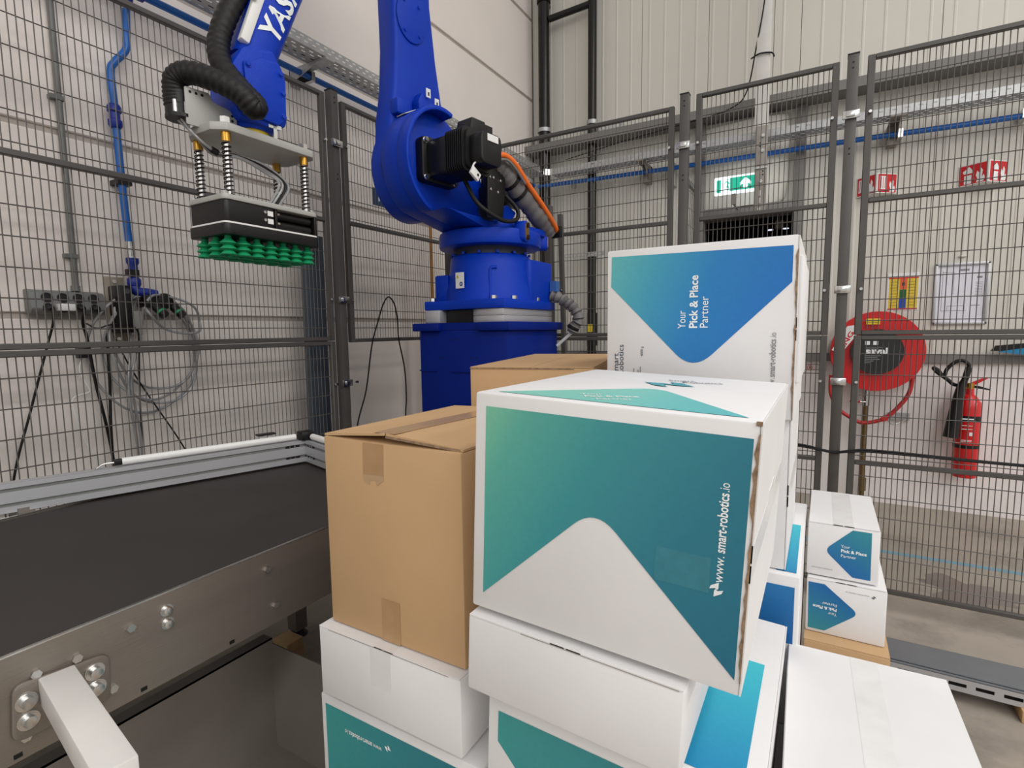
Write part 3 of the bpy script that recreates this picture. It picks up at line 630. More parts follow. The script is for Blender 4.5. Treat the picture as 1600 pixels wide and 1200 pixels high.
# warning label
an = math.radians(-97); lc = V3((-1.51+.237*math.cos(an), 2.37+.237*math.sin(an), 1.645)); ln = V3((math.cos(an), math.sin(an), 0)); lx = V3((-ln.y, ln.x, 0))
lb = obj('warning_label', G().obox(lc, lx*.026, Z*.038, ln*.002), WHITE, rb)
obj('label_triangle', flat([(-.018, .004), (.0, .004), (-.009, .022)], lc+ln*.0026+lx*-.004+Z*.006, lx, Z), YEL, lb); obj('label_roundel', flat(circ(.01, -.018, .0105, 16), lc+ln*.0026, lx, Z), mat('label_blue', (24, 46, 130), .5), lb)
obj('label_glyph', flat([(.006, -.022), (.012, -.022), (.014, -.014), (.008, -.012)], lc+ln*.003, lx, Z), WHITE, lb); obj('label_bolt_mark', flat([(-.011, .012), (-.005, .012), (-.009, .017)], lc+ln*.003+lx*-.004+Z*.004, lx, Z), BLACK, lb)
obj('swivel_ring', G().cone(RL(0, 0, 1.775), RL(0, 0, 1.812), .19, n=40), mat('dark_gear_ring', (10, 18, 52), .5), rb, smooth=True)
ring_bolts = [RL(.2*math.cos(t), .2*math.sin(t), 1.775) for t in [i*2*math.pi/14 for i in range(14)]]
many('ring_bolt', G().cone((0, 0, 0), (0, 0, .012), .008, n=8), BLUE, rb, ring_bolts)
tt = obj('turntable', G().prism([(p[0], p[1]) for p in circ(0, 0, .262, 40)], RL(0, 0, 1.812), UU, VV, Z*.075), BLUE, rb, bevel=.012)
obj('turntable_deck', G().prism(rounded([(-.24, -.2), (.16, -.2), (.16, .16), (.06, .2), (-.24, .19)], .03), RL(0, 0, 1.887), UU, VV, Z*.035), BLUE, rb, bevel=.006)
for a, b_ in ((.05, .215), (-.225, .13)):
    nd = unit(VV*.9-UU*.25) if a > 0 else unit(VV*.55-UU*.8)
    sd = nd.cross(Z)
    bo = obj('stopper_boss', G().prism(rounded([(-.032, -.05), (.032, -.05), (.032, .05), (-.032, .05)], .03), RL(a, b_, 1.872), sd, Z, nd*.055), BLUE, rb, bevel=.005)
    obj('stopper_insert', G().prism(rounded([(-.02, -.042), (.02, -.042), (.02, .042), (-.02, .042)], .02), RL(a, b_, 1.872)+nd*.055, sd, Z, nd*.004), BRASS, bo)
    for e in (-.028, .028): obj('insert_screw', G().cone(RL(a, b_, 1.872+e)+nd*.059, RL(a, b_, 1.872+e)+nd*.066, .012, n=10), BLACK, bo)
# shoulder casting: ring drawn down to the turntable
SA, SZ = .36, 2.165
def hull_arc(r):
    top = [(SA+r*.87*math.cos(math.radians(t)), SZ+r*math.sin(math.radians(t))) for t in range(-62, 119, 10)]
    return top+[(.10, 2.28), (-.03, 2.05), (-.16, 1.915), (-.18, 1.88), (.05, 1.862), (.19, 1.885)]
obj('shoulder_casting', G().prism(hull_arc(.243), RL(0, -.14, 0), UU, Z, VV*.115), BLUE, rb, bevel=.012)
lip = [(SA+.243*.87*math.cos(math.radians(t)), SZ+.243*math.sin(math.radians(t))) for t in range(-70, 111, 6)]+[(SA+.222*.87*math.cos(math.radians(t)), SZ+.222*math.sin(math.radians(t))) for t in range(110, -71, -6)]
obj('shoulder_rim', G().prism(lip, RL(0, -.03, 0), UU, Z, VV*.07), BLUE, rb, bevel=.005)
obj('casting_web', G().prism([(.44, 1.94), (.19, 1.885), (.02, 1.90), (-.05, 1.99), (.02, 2.02), (.2, 1.93)], RL(0, -.03, 0), UU, Z, VV*.17), BLUE, rb, bevel=.01)
obj('pocket_shade', G().prism(circ(.175, 1.955, .062, 24, ry=.036), RL(0, .1385, 0), UU, Z, VV*.002), mat('pocket_shade_blue', (0, 8, 40), .7), rb)  # flat dark disc, paints the shade of an oval recess
obj('gearbox_seal', G().cone(RL(SA, -.152, SZ), RL(SA, -.138, SZ), .20, n=44), mat('seal_dark_blue', (2, 14, 66), .5), rb, smooth=True)
# lower arm
left = [(2.95, .152), (2.7, .150), (2.5, .165), (2.38, .188)]
arm = [(SA+.2*math.cos(math.radians(t)), SZ+.232*math.sin(math.radians(t))) for t in range(142, 398, 8)]
arm += [(.36+.165, 2.38), (.365+.135, 2.52), (.372+.115, 2.7), (.385+.105, 2.95), (.40+.12, 3.3), (.42+.2, 3.55)]+circ(.42, 3.65, .22, 8, 0, 180)+[(.42-.2, 3.55), (.40-.14, 3.3), (.385-.128, 2.95), (.372-.145, 2.7), (.365-.17, 2.52), (.36-.205, 2.36)]
la = obj('lower_arm', G().prism(arm, RL(-.028, -.275, 0), UU, Z, VV*.123), BLUE, rb, bevel=.022, bseg=3)
cvr = obj('arm_cover', G().prism(circ(.378, 2.845, .088, 36, ry=.108), RL(-.02, -.153, 0), UU, Z, VV*.009), BLUE, la, bevel=.003)
many('cover_screw', screw(.007, .005), BLUE, cvr, [(RL(  .358+.068*math.cos(math.radians(t)), -.144, 2.845+.085*math.sin(math.radians(t))), rot_to(VV)) for t in (50, 130, 230, 310)])
lug = obj('lifting_lug', G().prism(rounded([(.24, 2.40), (.36, 2.40), (.37, 2.47), (.345, 2.515), (.27, 2.475)], .012), RL(0, -.153, 0), UU, Z, VV*.05), BLUE, la, bevel=.006)
for a, z in ((.315, 2.515), (.262, 2.485)):
    tg = obj('arm_tag', G().obox(RL(a, -.095, z), UU*.013, Z*.020, VV*.002), WHITE, la); obj('tag_mark', G().obox(RL(a, -.0925, z-.004), UU*.004, Z*.008, VV*.0008), BLACK, tg)
obj('arm_pocket', G().obox(RL(.45, -.14, 2.42), UU*.04, Z*.035, VV*.03), BLUE, la, bevel=.01)
# danger label on the shoulder rim
t0 = math.radians(62); rn = UU*math.cos(t0)+Z*math.sin(t0); rt = -UU*math.sin(t0)+Z*math.cos(t0); q = RL(SA, -.085, SZ)+UU*(.243*.87*math.cos(t0))+Z*(.243*math.sin(t0))+rn*.0012
dl = obj('danger_label', G().obox(q, rt*.034, VV*.03, rn*.0012), WHITE, rb); obj('danger_triangle', G().obox(q+rn*.0016, rt*.022, VV*.02, rn*.0006), YEL, dl); obj('danger_mark', G().obox(q+rn*.0024, rt*.008, VV*.005, rn*.0004), BLACK, dl)
# shoulder motor
mo = obj('motor', G().prism(rounded([(SA-.115, SZ-.095), (SA+.105, SZ-.095), (SA+.105, SZ+.10), (SA-.115, SZ+.10)], .03), RL(0, -.03, 0), UU, Z, VV*.05), CAST, rb, bevel=.006)
obj('motor_body', G().prism(rounded([(SA-.085, SZ-.085), (SA+.08, SZ-.085), (SA+.08, SZ+.085), (SA-.085, SZ+.085)], .035), RL(0, .02, 0), UU, Z, VV*.12), CAST, mo, bevel=.008)
for i in range(9): obj('cooling_fin', G().prism(rounded([(SA-.092, SZ-.09), (SA+.087, SZ-.09), (SA+.087, SZ+.092), (SA-.092, SZ+.092)], .03), RL(0, .142+i*.0125, 0), UU, Z, VV*.006), CAST, mo)
obj('motor_core', G().prism(rounded([(SA-.082, SZ-.08), (SA+.077, SZ-.08), (SA+.077, SZ+.08), (SA-.082, SZ+.08)], .03), RL(0, .138, 0), UU, Z, VV*.125), CAST, mo)
obj('encoder_cap', G().prism(rounded([(SA-.07, SZ-.07), (SA+.06, SZ-.07), (SA+.06, SZ+.06), (SA-.07, SZ+.06)], .03), RL(0, .262, 0), UU, Z, VV*.07), BLACK, mo, bevel=.008)
obj('terminal_box', G().prism([(SA-.07, SZ+.08), (SA+.03, SZ+.08), (SA+.015, SZ+.145), (SA-.07, SZ+.145)], RL(0, .15, 0), UU, Z, VV*.09), CAST, mo, bevel=.006)
for i in range(6): obj('vent_rib', G().obox(RL(SA-.10-i*.0, .15+i*.015, SZ+.10), UU*.028, VV*.004, Z*.04), CAST, mo)
ml = obj('rating_plate', G().obox(RL(SA-.01, .3335, SZ+.038), UU*.034, Z*.014, VV*.001), WHITE, mo)
many('motor_bolt', G().lathe([(.013, 0), (.013, .003), (.010, .003), (.010, .016), (.006, .016)], (0, 0, 0), Z, 12), CHR, mo, [(RL(SA+s*.088, .02, SZ+h), rot_to(VV)) for s, h in ((1, .08), (1, -.078), (-1.05, .08), (-1.05, -.078))])
tagc = RL(SA+.055, .288, SZ-.11); tg = obj('cable_tag', G().obox(tagc, unit(UU*.8+Z*.5)*.027, unit(Z*.8-UU*.5)*.018, VV*.007), WHITE, mo, bevel=.003); obj('tag_symbol', G().cone(tagc+VV*.007-UU*.01-Z*.004, tagc+VV*.008-UU*.01-Z*.004, .006, n=12), BLACK, tg)
obj('tag_strap', G().tube([tagc+UU*.02+Z*.015, tagc+UU*.0+Z*.045, tagc-UU*.04+Z*.055], .004), WHITE, tg, smooth=True)
# black cable bracket with screws, second motor behind
bk = obj('cable_bracket', G().prism([(.24, 1.915), (.135, 1.915), (.115, 2.06), (.11, 2.14), (.17, 2.17), (.24, 2.17)], RL(0, .19, 0), UU, Z, VV*.012), BLACK, rb, bevel=.003)
many('bracket_screw', G().lathe([(.007, 0), (.006, .004), (.003, .005)], (0, 0, 0), Z, 10), CHR, bk, [(RL(a, .202, z), rot_to(VV)) for a, z in ((.225, 2.15), (.2, 2.15), (.15, 2.14), (.225, 2.1), (.2, 2.1), (.15, 2.095), (.22, 2.045), (.17, 2.04))])
obj('turning_motor', G().cone(RL(-.02, .02, 1.92), RL(-.02, .02, 2.12), .085, n=24).cone(RL(-.02, .02, 2.12), RL(-.02, .02, 2.2), .07, n=24), CAST, rb, smooth=True)
obj('connector_block', G().obox(RL(-.23, .0, 2.13), UU*.06, VV*.06, Z*.06), BLACK, rb, bevel=.008); obj('plug', G().cone(RL(-.14, .03, 2.15), RL(-.14, .05, 2.26), .034, n=14), BLACK, rb); obj('plug_clip', G().obox(RL(-.115, .085, 2.235), UU*.013, Z*.03, VV*.004), WHITE, rb)
for s in ((-.26, .06, 2.16), (-.2, .06, 2.17), (-.25, .06, 2.09)): obj('connector_screw', G().cone(RL(*s), RL(s[0], s[1]+.01, s[2]), .007, n=8), CHR, rb)
obj('hose_sleeve', G().tube([RL(.155, .17, 2.17), RL(.10, .185, 2.15), RL(.03, .19, 2.09), RL(-.09, .19, 2.02), RL(-.2, .18, 1.965), RL(-.29, .16, 1.925)], .045, 16, 8, lambda i, k: 1+.06*math.sin(i*1.9)+.04*math.sin(i*.7)), FABR, rb, smooth=True)
for a, z in ((.055, 2.112), (-.0, 2.07)): obj('sleeve_strap', G().cone(RL(a+.006, .189, z+.005), RL(a-.008, .19, z-.004), .051, n=18), BLACK, rb)
obj('orange_cable', G().tube([RL(.26, .22, 2.15), RL(.22, .235, 2.182), RL(.16, .24, 2.20), RL(.09, .245, 2.175), RL(-.02, .24, 2.10), RL(-.15, .235, 2.02), RL(-.28, .215, 1.945), RL(-.31, .20, 1.925)], .0125, 10), ORA, rb, smooth=True)
obj('grey_cable', G().tube([RL(.26, .225, 2.13), RL(.21, .24, 2.165), RL(.15, .245, 2.18), RL(.09, .25, 2.15), RL(.02, .247, 2.10)], .006), GREYP, rb, smooth=True)
obj('black_cable', G().tube([RL(-.31, .19, 1.935), RL(-.2, .20, 2.02), RL(-.05, .21, 2.11)], .007), RUB, rb, smooth=True)
obj('black_cable', G().tube([RL(.33, .14, 2.08), RL(.31, .19, 1.98), RL(.26, .225, 1.93), RL(.17, .24, 1.905), RL(.08, .24, 1.925), RL(.05, .22, 1.98), RL(.1, .19, 2.04)], .010, 10), RUB, rb, smooth=True)
obj('cable_clamp', G().obox(RL(-.315, .20, 1.922), UU*.012, VV*.03, Z*.03), BLACK, rb, bevel=.004)
# elbow, upper arm, wrist
obj('elbow_neck', G().obox(RL(.58, -.01, 3.64), UU*.17, VV*.11, Z*.13), BLUE, rb, bevel=.03)
obj('elbow', G().cone(RL(.42, -.16, 3.65), RL(.42, .13, 3.65), .2, n=36), BLUE, rb, bevel=.02)
e0, e1 = RL(.70, .0, 3.62), RL(1.205, .005, 2.29); ed = (e1-e0).normalized(); es = VV; et = ed.cross(es)
g = G(); rows = ((0, .13, .13), (.5, .10, .10), (.8, .078, .08), (1.0, .066, .068))
ln_ = (e1-e0).length; k = 24
for t, ra, rb_ in rows:
    c = e0+ed*ln_*t
    for i in range(k):
        th = 2*math.pi*i/k; sx, sy = math.cos(th), math.sin(th); pw = .78
        g.v.append(c+es*(math.copysign(abs(sx)**pw, sx)*rb_)+et*(math.copysign(abs(sy)**pw, sy)*ra))
g.f = [(j*k+i, j*k+(i+1)%k, (j+1)*k+(i+1)%k, (j+1)*k+i) for j in range(len(rows)-1) for i in range(k)]+[tuple(range(k-1, -1, -1)), tuple(range(3*k, 4*k))]
ua = obj('upper_arm', g, BLUE, rb, smooth=True)
mk = text('maker_name', 'YASKAWA', (0, 0, 0), X, Y, .094, INKW, ua, bold=.03)
etn = unit(UU-ed*UU.dot(ed)); c10, s10 = math.cos(math.radians(5)), math.sin(math.radians(5)); w0 = (e1-e0).length-.085
off_ = ROOT[ua.name]
for v_ in mk.data.vertices:                      # lay the letters round the arm's surface
    p_ = v_.co+off_; tx, ty = p_.x, p_.y
    wv_ = w0-(tx*c10+ty*s10); q_ = -.034-tx*s10+ty*c10; t_ = max(0, wv_/ln_)
    k_ = next((a_, b2) for a_, b2 in zip(rows, rows[1:]) if t_ <= b2[0] or b2 is rows[-1]); f_ = (t_-k_[0][0])/(k_[1][0]-k_[0][0])
    ra_, rb2 = k_[0][1]*(1-f_)+k_[1][1]*f_, k_[0][2]*(1-f_)+k_[1][2]*f_; q_ = max(-.96*ra_, min(.96*ra_, q_))
    v_.co = e0+ed*wv_+etn*q_+VV*(rb2*(1-(abs(q_)/ra_)**(2/.78))**(.78/2)+.003)-off_
wr = obj('wrist_housing', G().prism(rounded([(1.125, 2.10), (1.165, 2.075), (1.28, 2.085), (1.305, 2.13), (1.30, 2.24), (1.26, 2.31), (1.16, 2.33), (1.12, 2.25)], .015), RL(0, -.09, 0), UU, Z, VV*.175), BLUE, rb, bevel=.012)
wc = obj('wrist_cover', G().prism(rounded([(1.135, 2.115), (1.16, 2.088), (1.262, 2.10), (1.268, 2.262), (1.235, 2.268), (1.215, 2.285), (1.15, 2.29), (1.13, 2.24)], .012), RL(0, .085, 0), UU, Z, VV*.012), BLUE, wr, bevel=.004)
many('cover_screw', screw(.007, .006), BLUE, wc, [(RL(a, .097, z), rot_to(VV)) for a, z in ((1.255, 2.25), (1.147, 2.255), (1.143, 2.195), (1.145, 2.12), (1.255, 2.17), (1.25, 2.115))])
obj('wrist_nose', G().cone(RL(1.2095, 0, 2.085), RL(1.2095, 0, 2.072), .07, .064, 28), BLUE, wr, smooth=True)
obj('flange_ring', G().cone(RL(1.2095, 0, 2.072), RL(1.2095, 0, 2.043), .055, n=28), YEL, wr, smooth=True)
obj('zero_mark_bracket', G().obox(RL(1.17, .082, 2.085), UU*.022, Z*.006, VV*.003).obox(RL(1.17, .082, 2.07), UU*.006, Z*.022, VV*.003), CHR, wr)
pl = obj('cable_plate', G().prism([(1.262, 2.335), (1.235, 2.325), (1.12, 2.63), (.97, 2.95), (1.0, 2.96), (1.18, 2.56)], RL(0, .045, 0), UU, Z, VV*.03), WHITE, ua, bevel=.004)
obj('plate_bolt', G().cone(RL(1.215, .075, 2.475), RL(1.215, .083, 2.475), .012, n=10), CHR, pl)
def corr(i, k): return 1.0 if (i//2) % 2 else .94
hs = smooth_path([RL(.95, .02, 3.05), RL(1.1, .02, 2.78), RL(1.225, .02, 2.52), RL(1.28, .015, 2.40), RL(1.305, .015, 2.32), RL(1.315, .05, 2.24), RL(1.29, .11, 2.16), RL(1.262, .145, 2.112), RL(1.275, .155, 2.095), RL(1.31, .145, 2.13), RL(1.36, .10, 2.165), RL(1.41, .045, 2.185), RL(1.435, .01, 2.17), RL(1.437, .0, 2.13), RL(1.435, .0, 2.09)], 14)
obj('corrugated_hose', G().tube(hs, .034, 16, 0, corr), RUB, rb, smooth=True)
hc = obj('hose_clamp', G().cone(RL(1.432, .0, 2.135), RL(1.432, .0, 2.065), .034, n=24), BLACK, rb, smooth=True)
obj('clamp_plate', G().prism(rounded([(1.425, 2.035), (1.425, 2.145), (1.355, 2.145), (1.345, 2.122), (1.29, 2.11), (1.275, 2.10), (1.275, 2.035)], .006), RL(0, .036, 0), UU, Z, VV*.005), LGREY, hc, bevel=.001)
many('plate_hole', G().cone((0, 0, 0), (0, 0, .0007), .0042, n=10), BLACK, hc, [(RL(a, .041, z), rot_to(VV)) for a, z in ((1.41, 2.132), (1.393, 2.132), (1.376, 2.132), (1.289, 2.095), (1.289, 2.08), (1.289, 2.065))], False)
obj('clamp_base', G().prism(circ(1.425, 0, .042, 20), C0+Z*2.055, UU, VV, Z*.01), BLACK, hc)
obj('clamp_foot', G().obox(RL(1.30, .02, 2.05), UU*.03, VV*.03, Z*.012), WHITE, hc)
for s in ((1.45, .03), (1.42, .035)): obj('clamp_screw', G().cone(RL(s[0], s[1], 2.065), RL(s[0], s[1], 2.10), .006, n=8), CHR, hc)
# ------------------------------------------------------------------ suction gripper
gp = thing('suction_gripper', (-1.697, 1.175, 1.65), 'black suction gripper with green bellows cups hanging from the robot wrist', 'gripper')
GX0, GX1, GY0, GY1 = -1.793, -1.60, 1.003, 1.348
obj('adapter_plate', G().prism([(-1.79, 1.02), (-1.745, .99), (-1.63, .99), (-1.59, 1.02), (-1.59, 1.335), (-1.62, 1.36), (-1.76, 1.36), (-1.79, 1.335)], (0, 0, 2.018), X, Y, Z*.024), LGREY, gp, bevel=.002)
obj('top_plate', G().prism(rounded([(GX0-.004, GY0-.004), (GX1+.004, GY0-.004), (GX1+.004, GY1+.004), (GX0-.004, GY1+.004)], .02), (0, 0, 1.814), X, Y, Z*.016), LGREY, gp, bevel=.002)
g = G().prism(rounded([(GX0, GY0), (GX1, GY0), (GX1, 1.18), (GX0, 1.18)], .015), (0, 0, 1.748), X, Y, Z*.066); g.box(GX0, GX1-.05, 1.18, GY1, 1.748, 1.814).box(GX1-.05, GX1, GY1-.012, GY1, 1.748, 1.814).box(GX1-.012, GX1-.004, 1.18, 1.19, 1.748, 1.814)
bd = obj('vacuum_body', g, BLACK, gp, bevel=.003)
for z in (1.765, 1.796): obj('ejector', G().cone((GX1-.022, 1.19, z), (GX1-.022, GY1-.02, z), .013, n=14), RUB, bd, smooth=True); obj('ejector_tip', G().cone((GX1-.012, 1.188, z+.004), (GX1-.012, 1.20, z+.004), .005, n=8), CHR, bd)
for z in (1.769, 1.794):
    obj('port_label', G().obox((GX1+.001, 1.158, z), Y*.010, Z*.008, X*.0012), WHITE, bd); obj('port_screw', G().cone((GX1, 1.138, z+.002), (GX1+.004, 1.138, z+.002), .005, n=8), CHR, bd)
obj('seal_line', G().prism(rounded([(GX0-.003, GY0-.003), (GX1+.003, GY0-.003), (GX1+.003, GY1+.003), (GX0-.003, GY1+.003)], .02), (0, 0, 1.743), X, Y, Z*.005), WHITE, gp)
obj('cup_frame', G().prism(rounded([(GX0-.006, GY0-.006), (GX1+.006, GY0-.006), (GX1+.006, GY1+.006), (GX0-.006, GY1+.006)], .02), (0, 0, 1.708), X, Y, Z*.035), BLACK, gp, bevel=.003)
cup = G().lathe([(.010, 0), (.010, -.008), (.012, -.012), (.0245, -.022), (.0245, -.024), (.013, -.030), (.0245, -.040), (.0245, -.042), (.014, -.047), (.0245, -.058), (.0235, -.060), (.010, -.052)], (0, 0, 0), Z, 20)
cup.f = [tuple(reversed(f)) for f in cup.f]
many('suction_cup', cup, GREEN, gp, [(GX0+.033+i*.0635, GY0+.024+j*.0495, 1.709) for i in range(3) for j in range(7)])
for x, y in ((-1.615, 1.03), (-1.765, 1.03), (-1.615, 1.315), (-1.765, 1.315)):
    rd = obj('guide_rod', G().cone((x, y, 1.83), (x, y, 2.045), .0085, n=14), CHR, gp, smooth=True)
    helix = [(x+.0125*math.cos(t*.6), y+.0125*math.sin(t*.6), 1.832+.155*t/126) for t in range(127)]
    obj('spring', G().tube(helix, .0021, 5, 0), BLACK, rd, smooth=True); obj('bushing', G().cone((x, y, 1.99), (x, y, 2.018), .014, n=16), BRASS, rd, smooth=True)
    obj('rod_nut', G().cone((x, y, 2.042), (x, y, 2.062), .015, n=6), WHITE if x < -1.7 or y < 1.1 else CHR, rd)
for x, y in ((GX1-.012, GY0+.012), (GX0+.012, GY0+.012), (GX1-.012, GY1-.012)): obj('plate_bolt', G().cone((x, y, 1.83), (x, y, 1.84), .007, n=6), CHR, gp)
for k in range(4):
    y1 = 1.27-.012*k
    obj('air_tube', G().tube([RL(1.43, .01-.008*k, 2.06), RL(1.40, .03, 2.01), RL(1.34, .03-.01*k, 1.975), (-1.69+.01*k, 1.10, 1.985-.006*k), (-1.67, 1.20, 1.97-.008*k), (-1.66, y1+.01, 1.92), (-1.66, y1-.02, 1.86), (-1.665, y1-.045, 1.828)], .0045, 8), GREYT if k % 3 != 1 else RUB, gp, smooth=True)
obj('tube_manifold', G().obox((-1.69, 1.20, 1.836), X*.02, Y*.025, Z*.007), BLACK, gp); obj('cable_joint', G().cone(RL(1.355, .03, 1.98), RL(1.335, .03, 1.972), .010, n=12), BLACK, gp)

# ------------------------------------------------------------------ things on the left wall
def perforated(g, o, ex, ey, length, height, rows, sl, sh, pitch, stagger=True):
    """sheet in the frame (o, ex, ey) with real slots: rows = heights of slot rows"""
    o, ex, ey = V3(o), V3(ex), V3(ey)
    def q(x0, x1, y0, y1):
        if x1-x0 > 1e-5 and y1-y0 > 1e-5: g.quad(o+ex*x0+ey*y0, o+ex*x1+ey*y0, o+ex*x1+ey*y1, o+ex*x0+ey*y1)
    y = 0
    for r, h in enumerate(rows):
        q(0, length, y, h-sh/2); x = 0; t = pitch*.5+(pitch/2 if stagger and r % 2 else 0)
        while t < length-sl:
            q(x, t-sl/2, h-sh/2, h+sh/2); x = t+sl/2; t += pitch
        q(x, length, h-sh/2, h+sh/2); y = h+sh/2
    q(0, length, y, height)
tra = thing('cable_tray', (-2.43, 1.7, 2.87), 'slotted galvanised cable tray along the left wall, seen from below', 'cable tray')
y0, ln_ = -1.0, 5.72
g = G(); perforated(g, (-2.36, y0, 2.87), Y, Z, ln_, .055, (.022, .042), .022, .006, .05); obj('outer_flange', g, GALV, tra)
g = G(); perforated(g, (-2.505, y0, 2.87), Y, X, ln_, .145, (.025, .058, .09, .12), .024, .008, .055); obj('tray_bottom', g, GALV, tra)
g = G(); perforated(g, (-2.505, y0, 2.87), Y, Z, ln_, .055, (.022, .042), .022, .006, .05); obj('inner_flange', g, GALV, tra)
obj('tray_cables', G().tube([(-2.47, y0, 2.878), (-2.46, 1.5, 2.879), (-2.47, 4.7, 2.878)], .008, 6, 6).tube([(-2.44, y0, 2.878), (-2.45, 2, 2.879), (-2.43, 4.7, 2.878)], .007, 6, 6), RUB, tra)
for y in (.6, 2.12, 3.6):
    k = obj('wall_bracket', G().box(XA+.001, -2.35, y-.03, y+.03, 2.856, 2.869).box(XA+.001, XA+.006, y-.03, y+.03, 2.78, 2.869).prism([(XA, 2.79), (-2.42, 2.856), (XA, 2.856)], (0, y-.03, 0), X, Z, Y*.004), GALV, tra)
apa = thing('air_pipe', (-2.55, 1.6, 2.78), 'blue compressed air pipe running along the left wall below the tray', 'pipe')
obj('pipe_run', G().cone((-2.56, -1, 2.835), (-2.56, 4.86, 2.835), .0165, n=14), PIPEB, apa, smooth=True)
for y in (1.24,): obj('tee_fitting', G().cone((-2.56, y-.06, 2.835), (-2.56, y+.06, 2.835), .026, n=14).cone((-2.56, y, 2.835), (-2.58, y, 2.77), .024, n=14), FITB, apa, smooth=True)
for y in (.5, 2.16, 3.5): obj('pipe_clip', G().box(XA, -2.535, y-.012, y+.012, 2.81, 2.862), CHR, apa)
dp = thing('air_drop_pipe', (-2.59, 1.19, 1.58), 'blue air drop pipe with an offset bend behind the left fence', 'pipe')
obj('pipe_run', G().tube([(-2.58, 1.24, 2.76), (-2.6, 1.243, 2.66), (-2.6, 1.235, 2.60), (-2.6, 1.19, 2.535), (-2.6, 1.172, 2.49), (-2.6, 1.175, 2.36), (-2.6, 1.176, 2.2), (-2.6, 1.18, 2.0), (-2.6, 1.19, 1.73)], .0145, 12), PIPEB, dp, smooth=True)
obj('coupling', G().lathe([(.02, 0), (.026, .01), (.026, .03), (.02, .035), (.02, .06), (.026, .065), (.026, .085), (.02, .095)], (-2.6, 1.173, 2.265), Z, 16), FITB, dp, smooth=True)
obj('pipe_clip', G().box(XA, -2.58, 1.155, 1.21, 2.035, 2.055), BLACK, dp)
obj('ball_valve', G().cone((-2.6, 1.188, 1.80), (-2.6, 1.19, 1.73), .018, n=12), CHR, dp, smooth=True)
obj('valve_body', G().lathe([(.022, 0), (.026, .01), (.026, .03), (.018, .04), (.018, .09), (.024, .1), (.024, .12)], (-2.59, 1.19, 1.61), Z, 14), FITB, dp, smooth=True); obj('valve_handle', G().box(-2.585, -2.56, 1.155, 1.2, 1.655, 1.68), BLACK, dp)
obj('elbow', G().tube([(-2.59, 1.19, 1.62), (-2.585, 1.195, 1.59), (-2.58, 1.235, 1.585), (-2.58, 1.27, 1.58)], .02, 12), FITB, dp, smooth=True)
obj('pressure_regulator', G().box(-2.63, -2.55, 1.21, 1.27, 1.52, 1.575).cone((-2.58, 1.29, 1.55), (-2.54, 1.29, 1.55), .035, n=16), BLACK, dp, bevel=.006)
for y in (1.25, 1.325): obj('quick_coupler', G().cone((-2.56, y, 1.53), (-2.52, y+.02, 1.485), .02, n=14), BLACK, dp, smooth=True); obj('coupler_ring', G().cone((-2.536, y+.012, 1.503), (-2.530, y+.015, 1.496), .0212, n=14), GREEN, dp, smooth=True)
cd_ = thing('cable_conduit', (-2.63, .99, 1.6), 'grey vertical cable conduit above the socket block', 'conduit')
obj('conduit_tube', G().cone((-2.635, .995, 1.60), (-2.635, .998, 2.95), .0115, n=12), GREYP, cd_, smooth=True)
for z in (2.33, 1.72): obj('conduit_clip', G().box(XA, -2.62, .965, 1.012, z-.008, z+.008), GREYP, cd_)
sk = thing('socket_block', (-2.62, .95, 1.485), 'grey wall block of eight power sockets behind the left fence', 'socket block')
obj('socket_housing', G().prism([(XA, 1.485), (-2.60, 1.487), (-2.583, 1.505), (-2.595, 1.572), (XA, 1.582)], (0, .83, 0), X, Z, Y*.245), GREYP, sk, bevel=.005)
obj('conduit_entry', G().cone((-2.63, .992, 1.58), (-2.63, .992, 1.602), .016, n=12), GREYP, sk)
many('socket_well', G().lathe([(.019, 0), (.019, .002), (.015, .002), (.015, .0003)], (0, 0, 0), Z, 18), BLACK, sk, [((-2.5885, y, z), (0, math.pi/2-.15, 0)) for z in (1.549, 1.511) for y in (.882, .932, .983, 1.034)])
PLUGP = ((.882, 1.511), (.983, 1.511), (1.034, 1.511))
many('power_plug', G().lathe([(.017, 0), (.017, .012), (.012, .024), (.006, .03)], (0, 0, 0), Z, 14), BLACK, sk, [((-2.586, y, z), (0, math.pi/2+.25, 0)) for y, z in PLUGP])
obj('usb_charger', G().box(-2.588, -2.545, .905, .958, 1.498, 1.525), WHITE, sk, bevel=.004)
def cable(label, pts, r=.0045, m_=RUB, n=8, name='power_cable', cat='cable'): return obj(name, G().tube(pts, r, n), m_, smooth=True, label=label, cat=cat)
cable('black cable from the leftmost plug hanging down and to the left', [(-2.548, .882, 1.50), (-2.565, .885, 1.45), (-2.59, .868, 1.36), (-2.61, .806, 1.12), (-2.615, .739, .876), (-2.62, .70, .6)])
cable('black cable pair hanging from the second plug behind the fence', [(-2.548, .983, 1.50), (-2.575, .985, 1.45), (-2.60, 1.005, 1.38), (-2.60, 1.02, 1.2), (-2.60, 1.042, 1.036), (-2.61, 1.063, .85), (-2.615, 1.07, .6)], .006)
cable('black cable hanging below the black sensor on its plate', [(-2.60, 1.075, 1.41), (-2.60, 1.07, 1.2), (-2.595, 1.058, 1.03), (-2.60, 1.056, .85), (-2.61, 1.06, .6)], .006)
cable('thin black cable hanging beside the small grey junction box', [(-2.585, 1.185, 1.43), (-2.59, 1.19, 1.38), (-2.60, 1.182, 1.18), (-2.60, 1.173, .93), (-2.61, 1.17, .6)], .0035)
cable('thin black cable running down to the right behind the coiled tube', [(-2.60, 1.10, 1.40), (-2.60, 1.12, 1.34), (-2.60, 1.187, 1.185), (-2.60, 1.335, .898), (-2.61, 1.42, .7)], .0035)
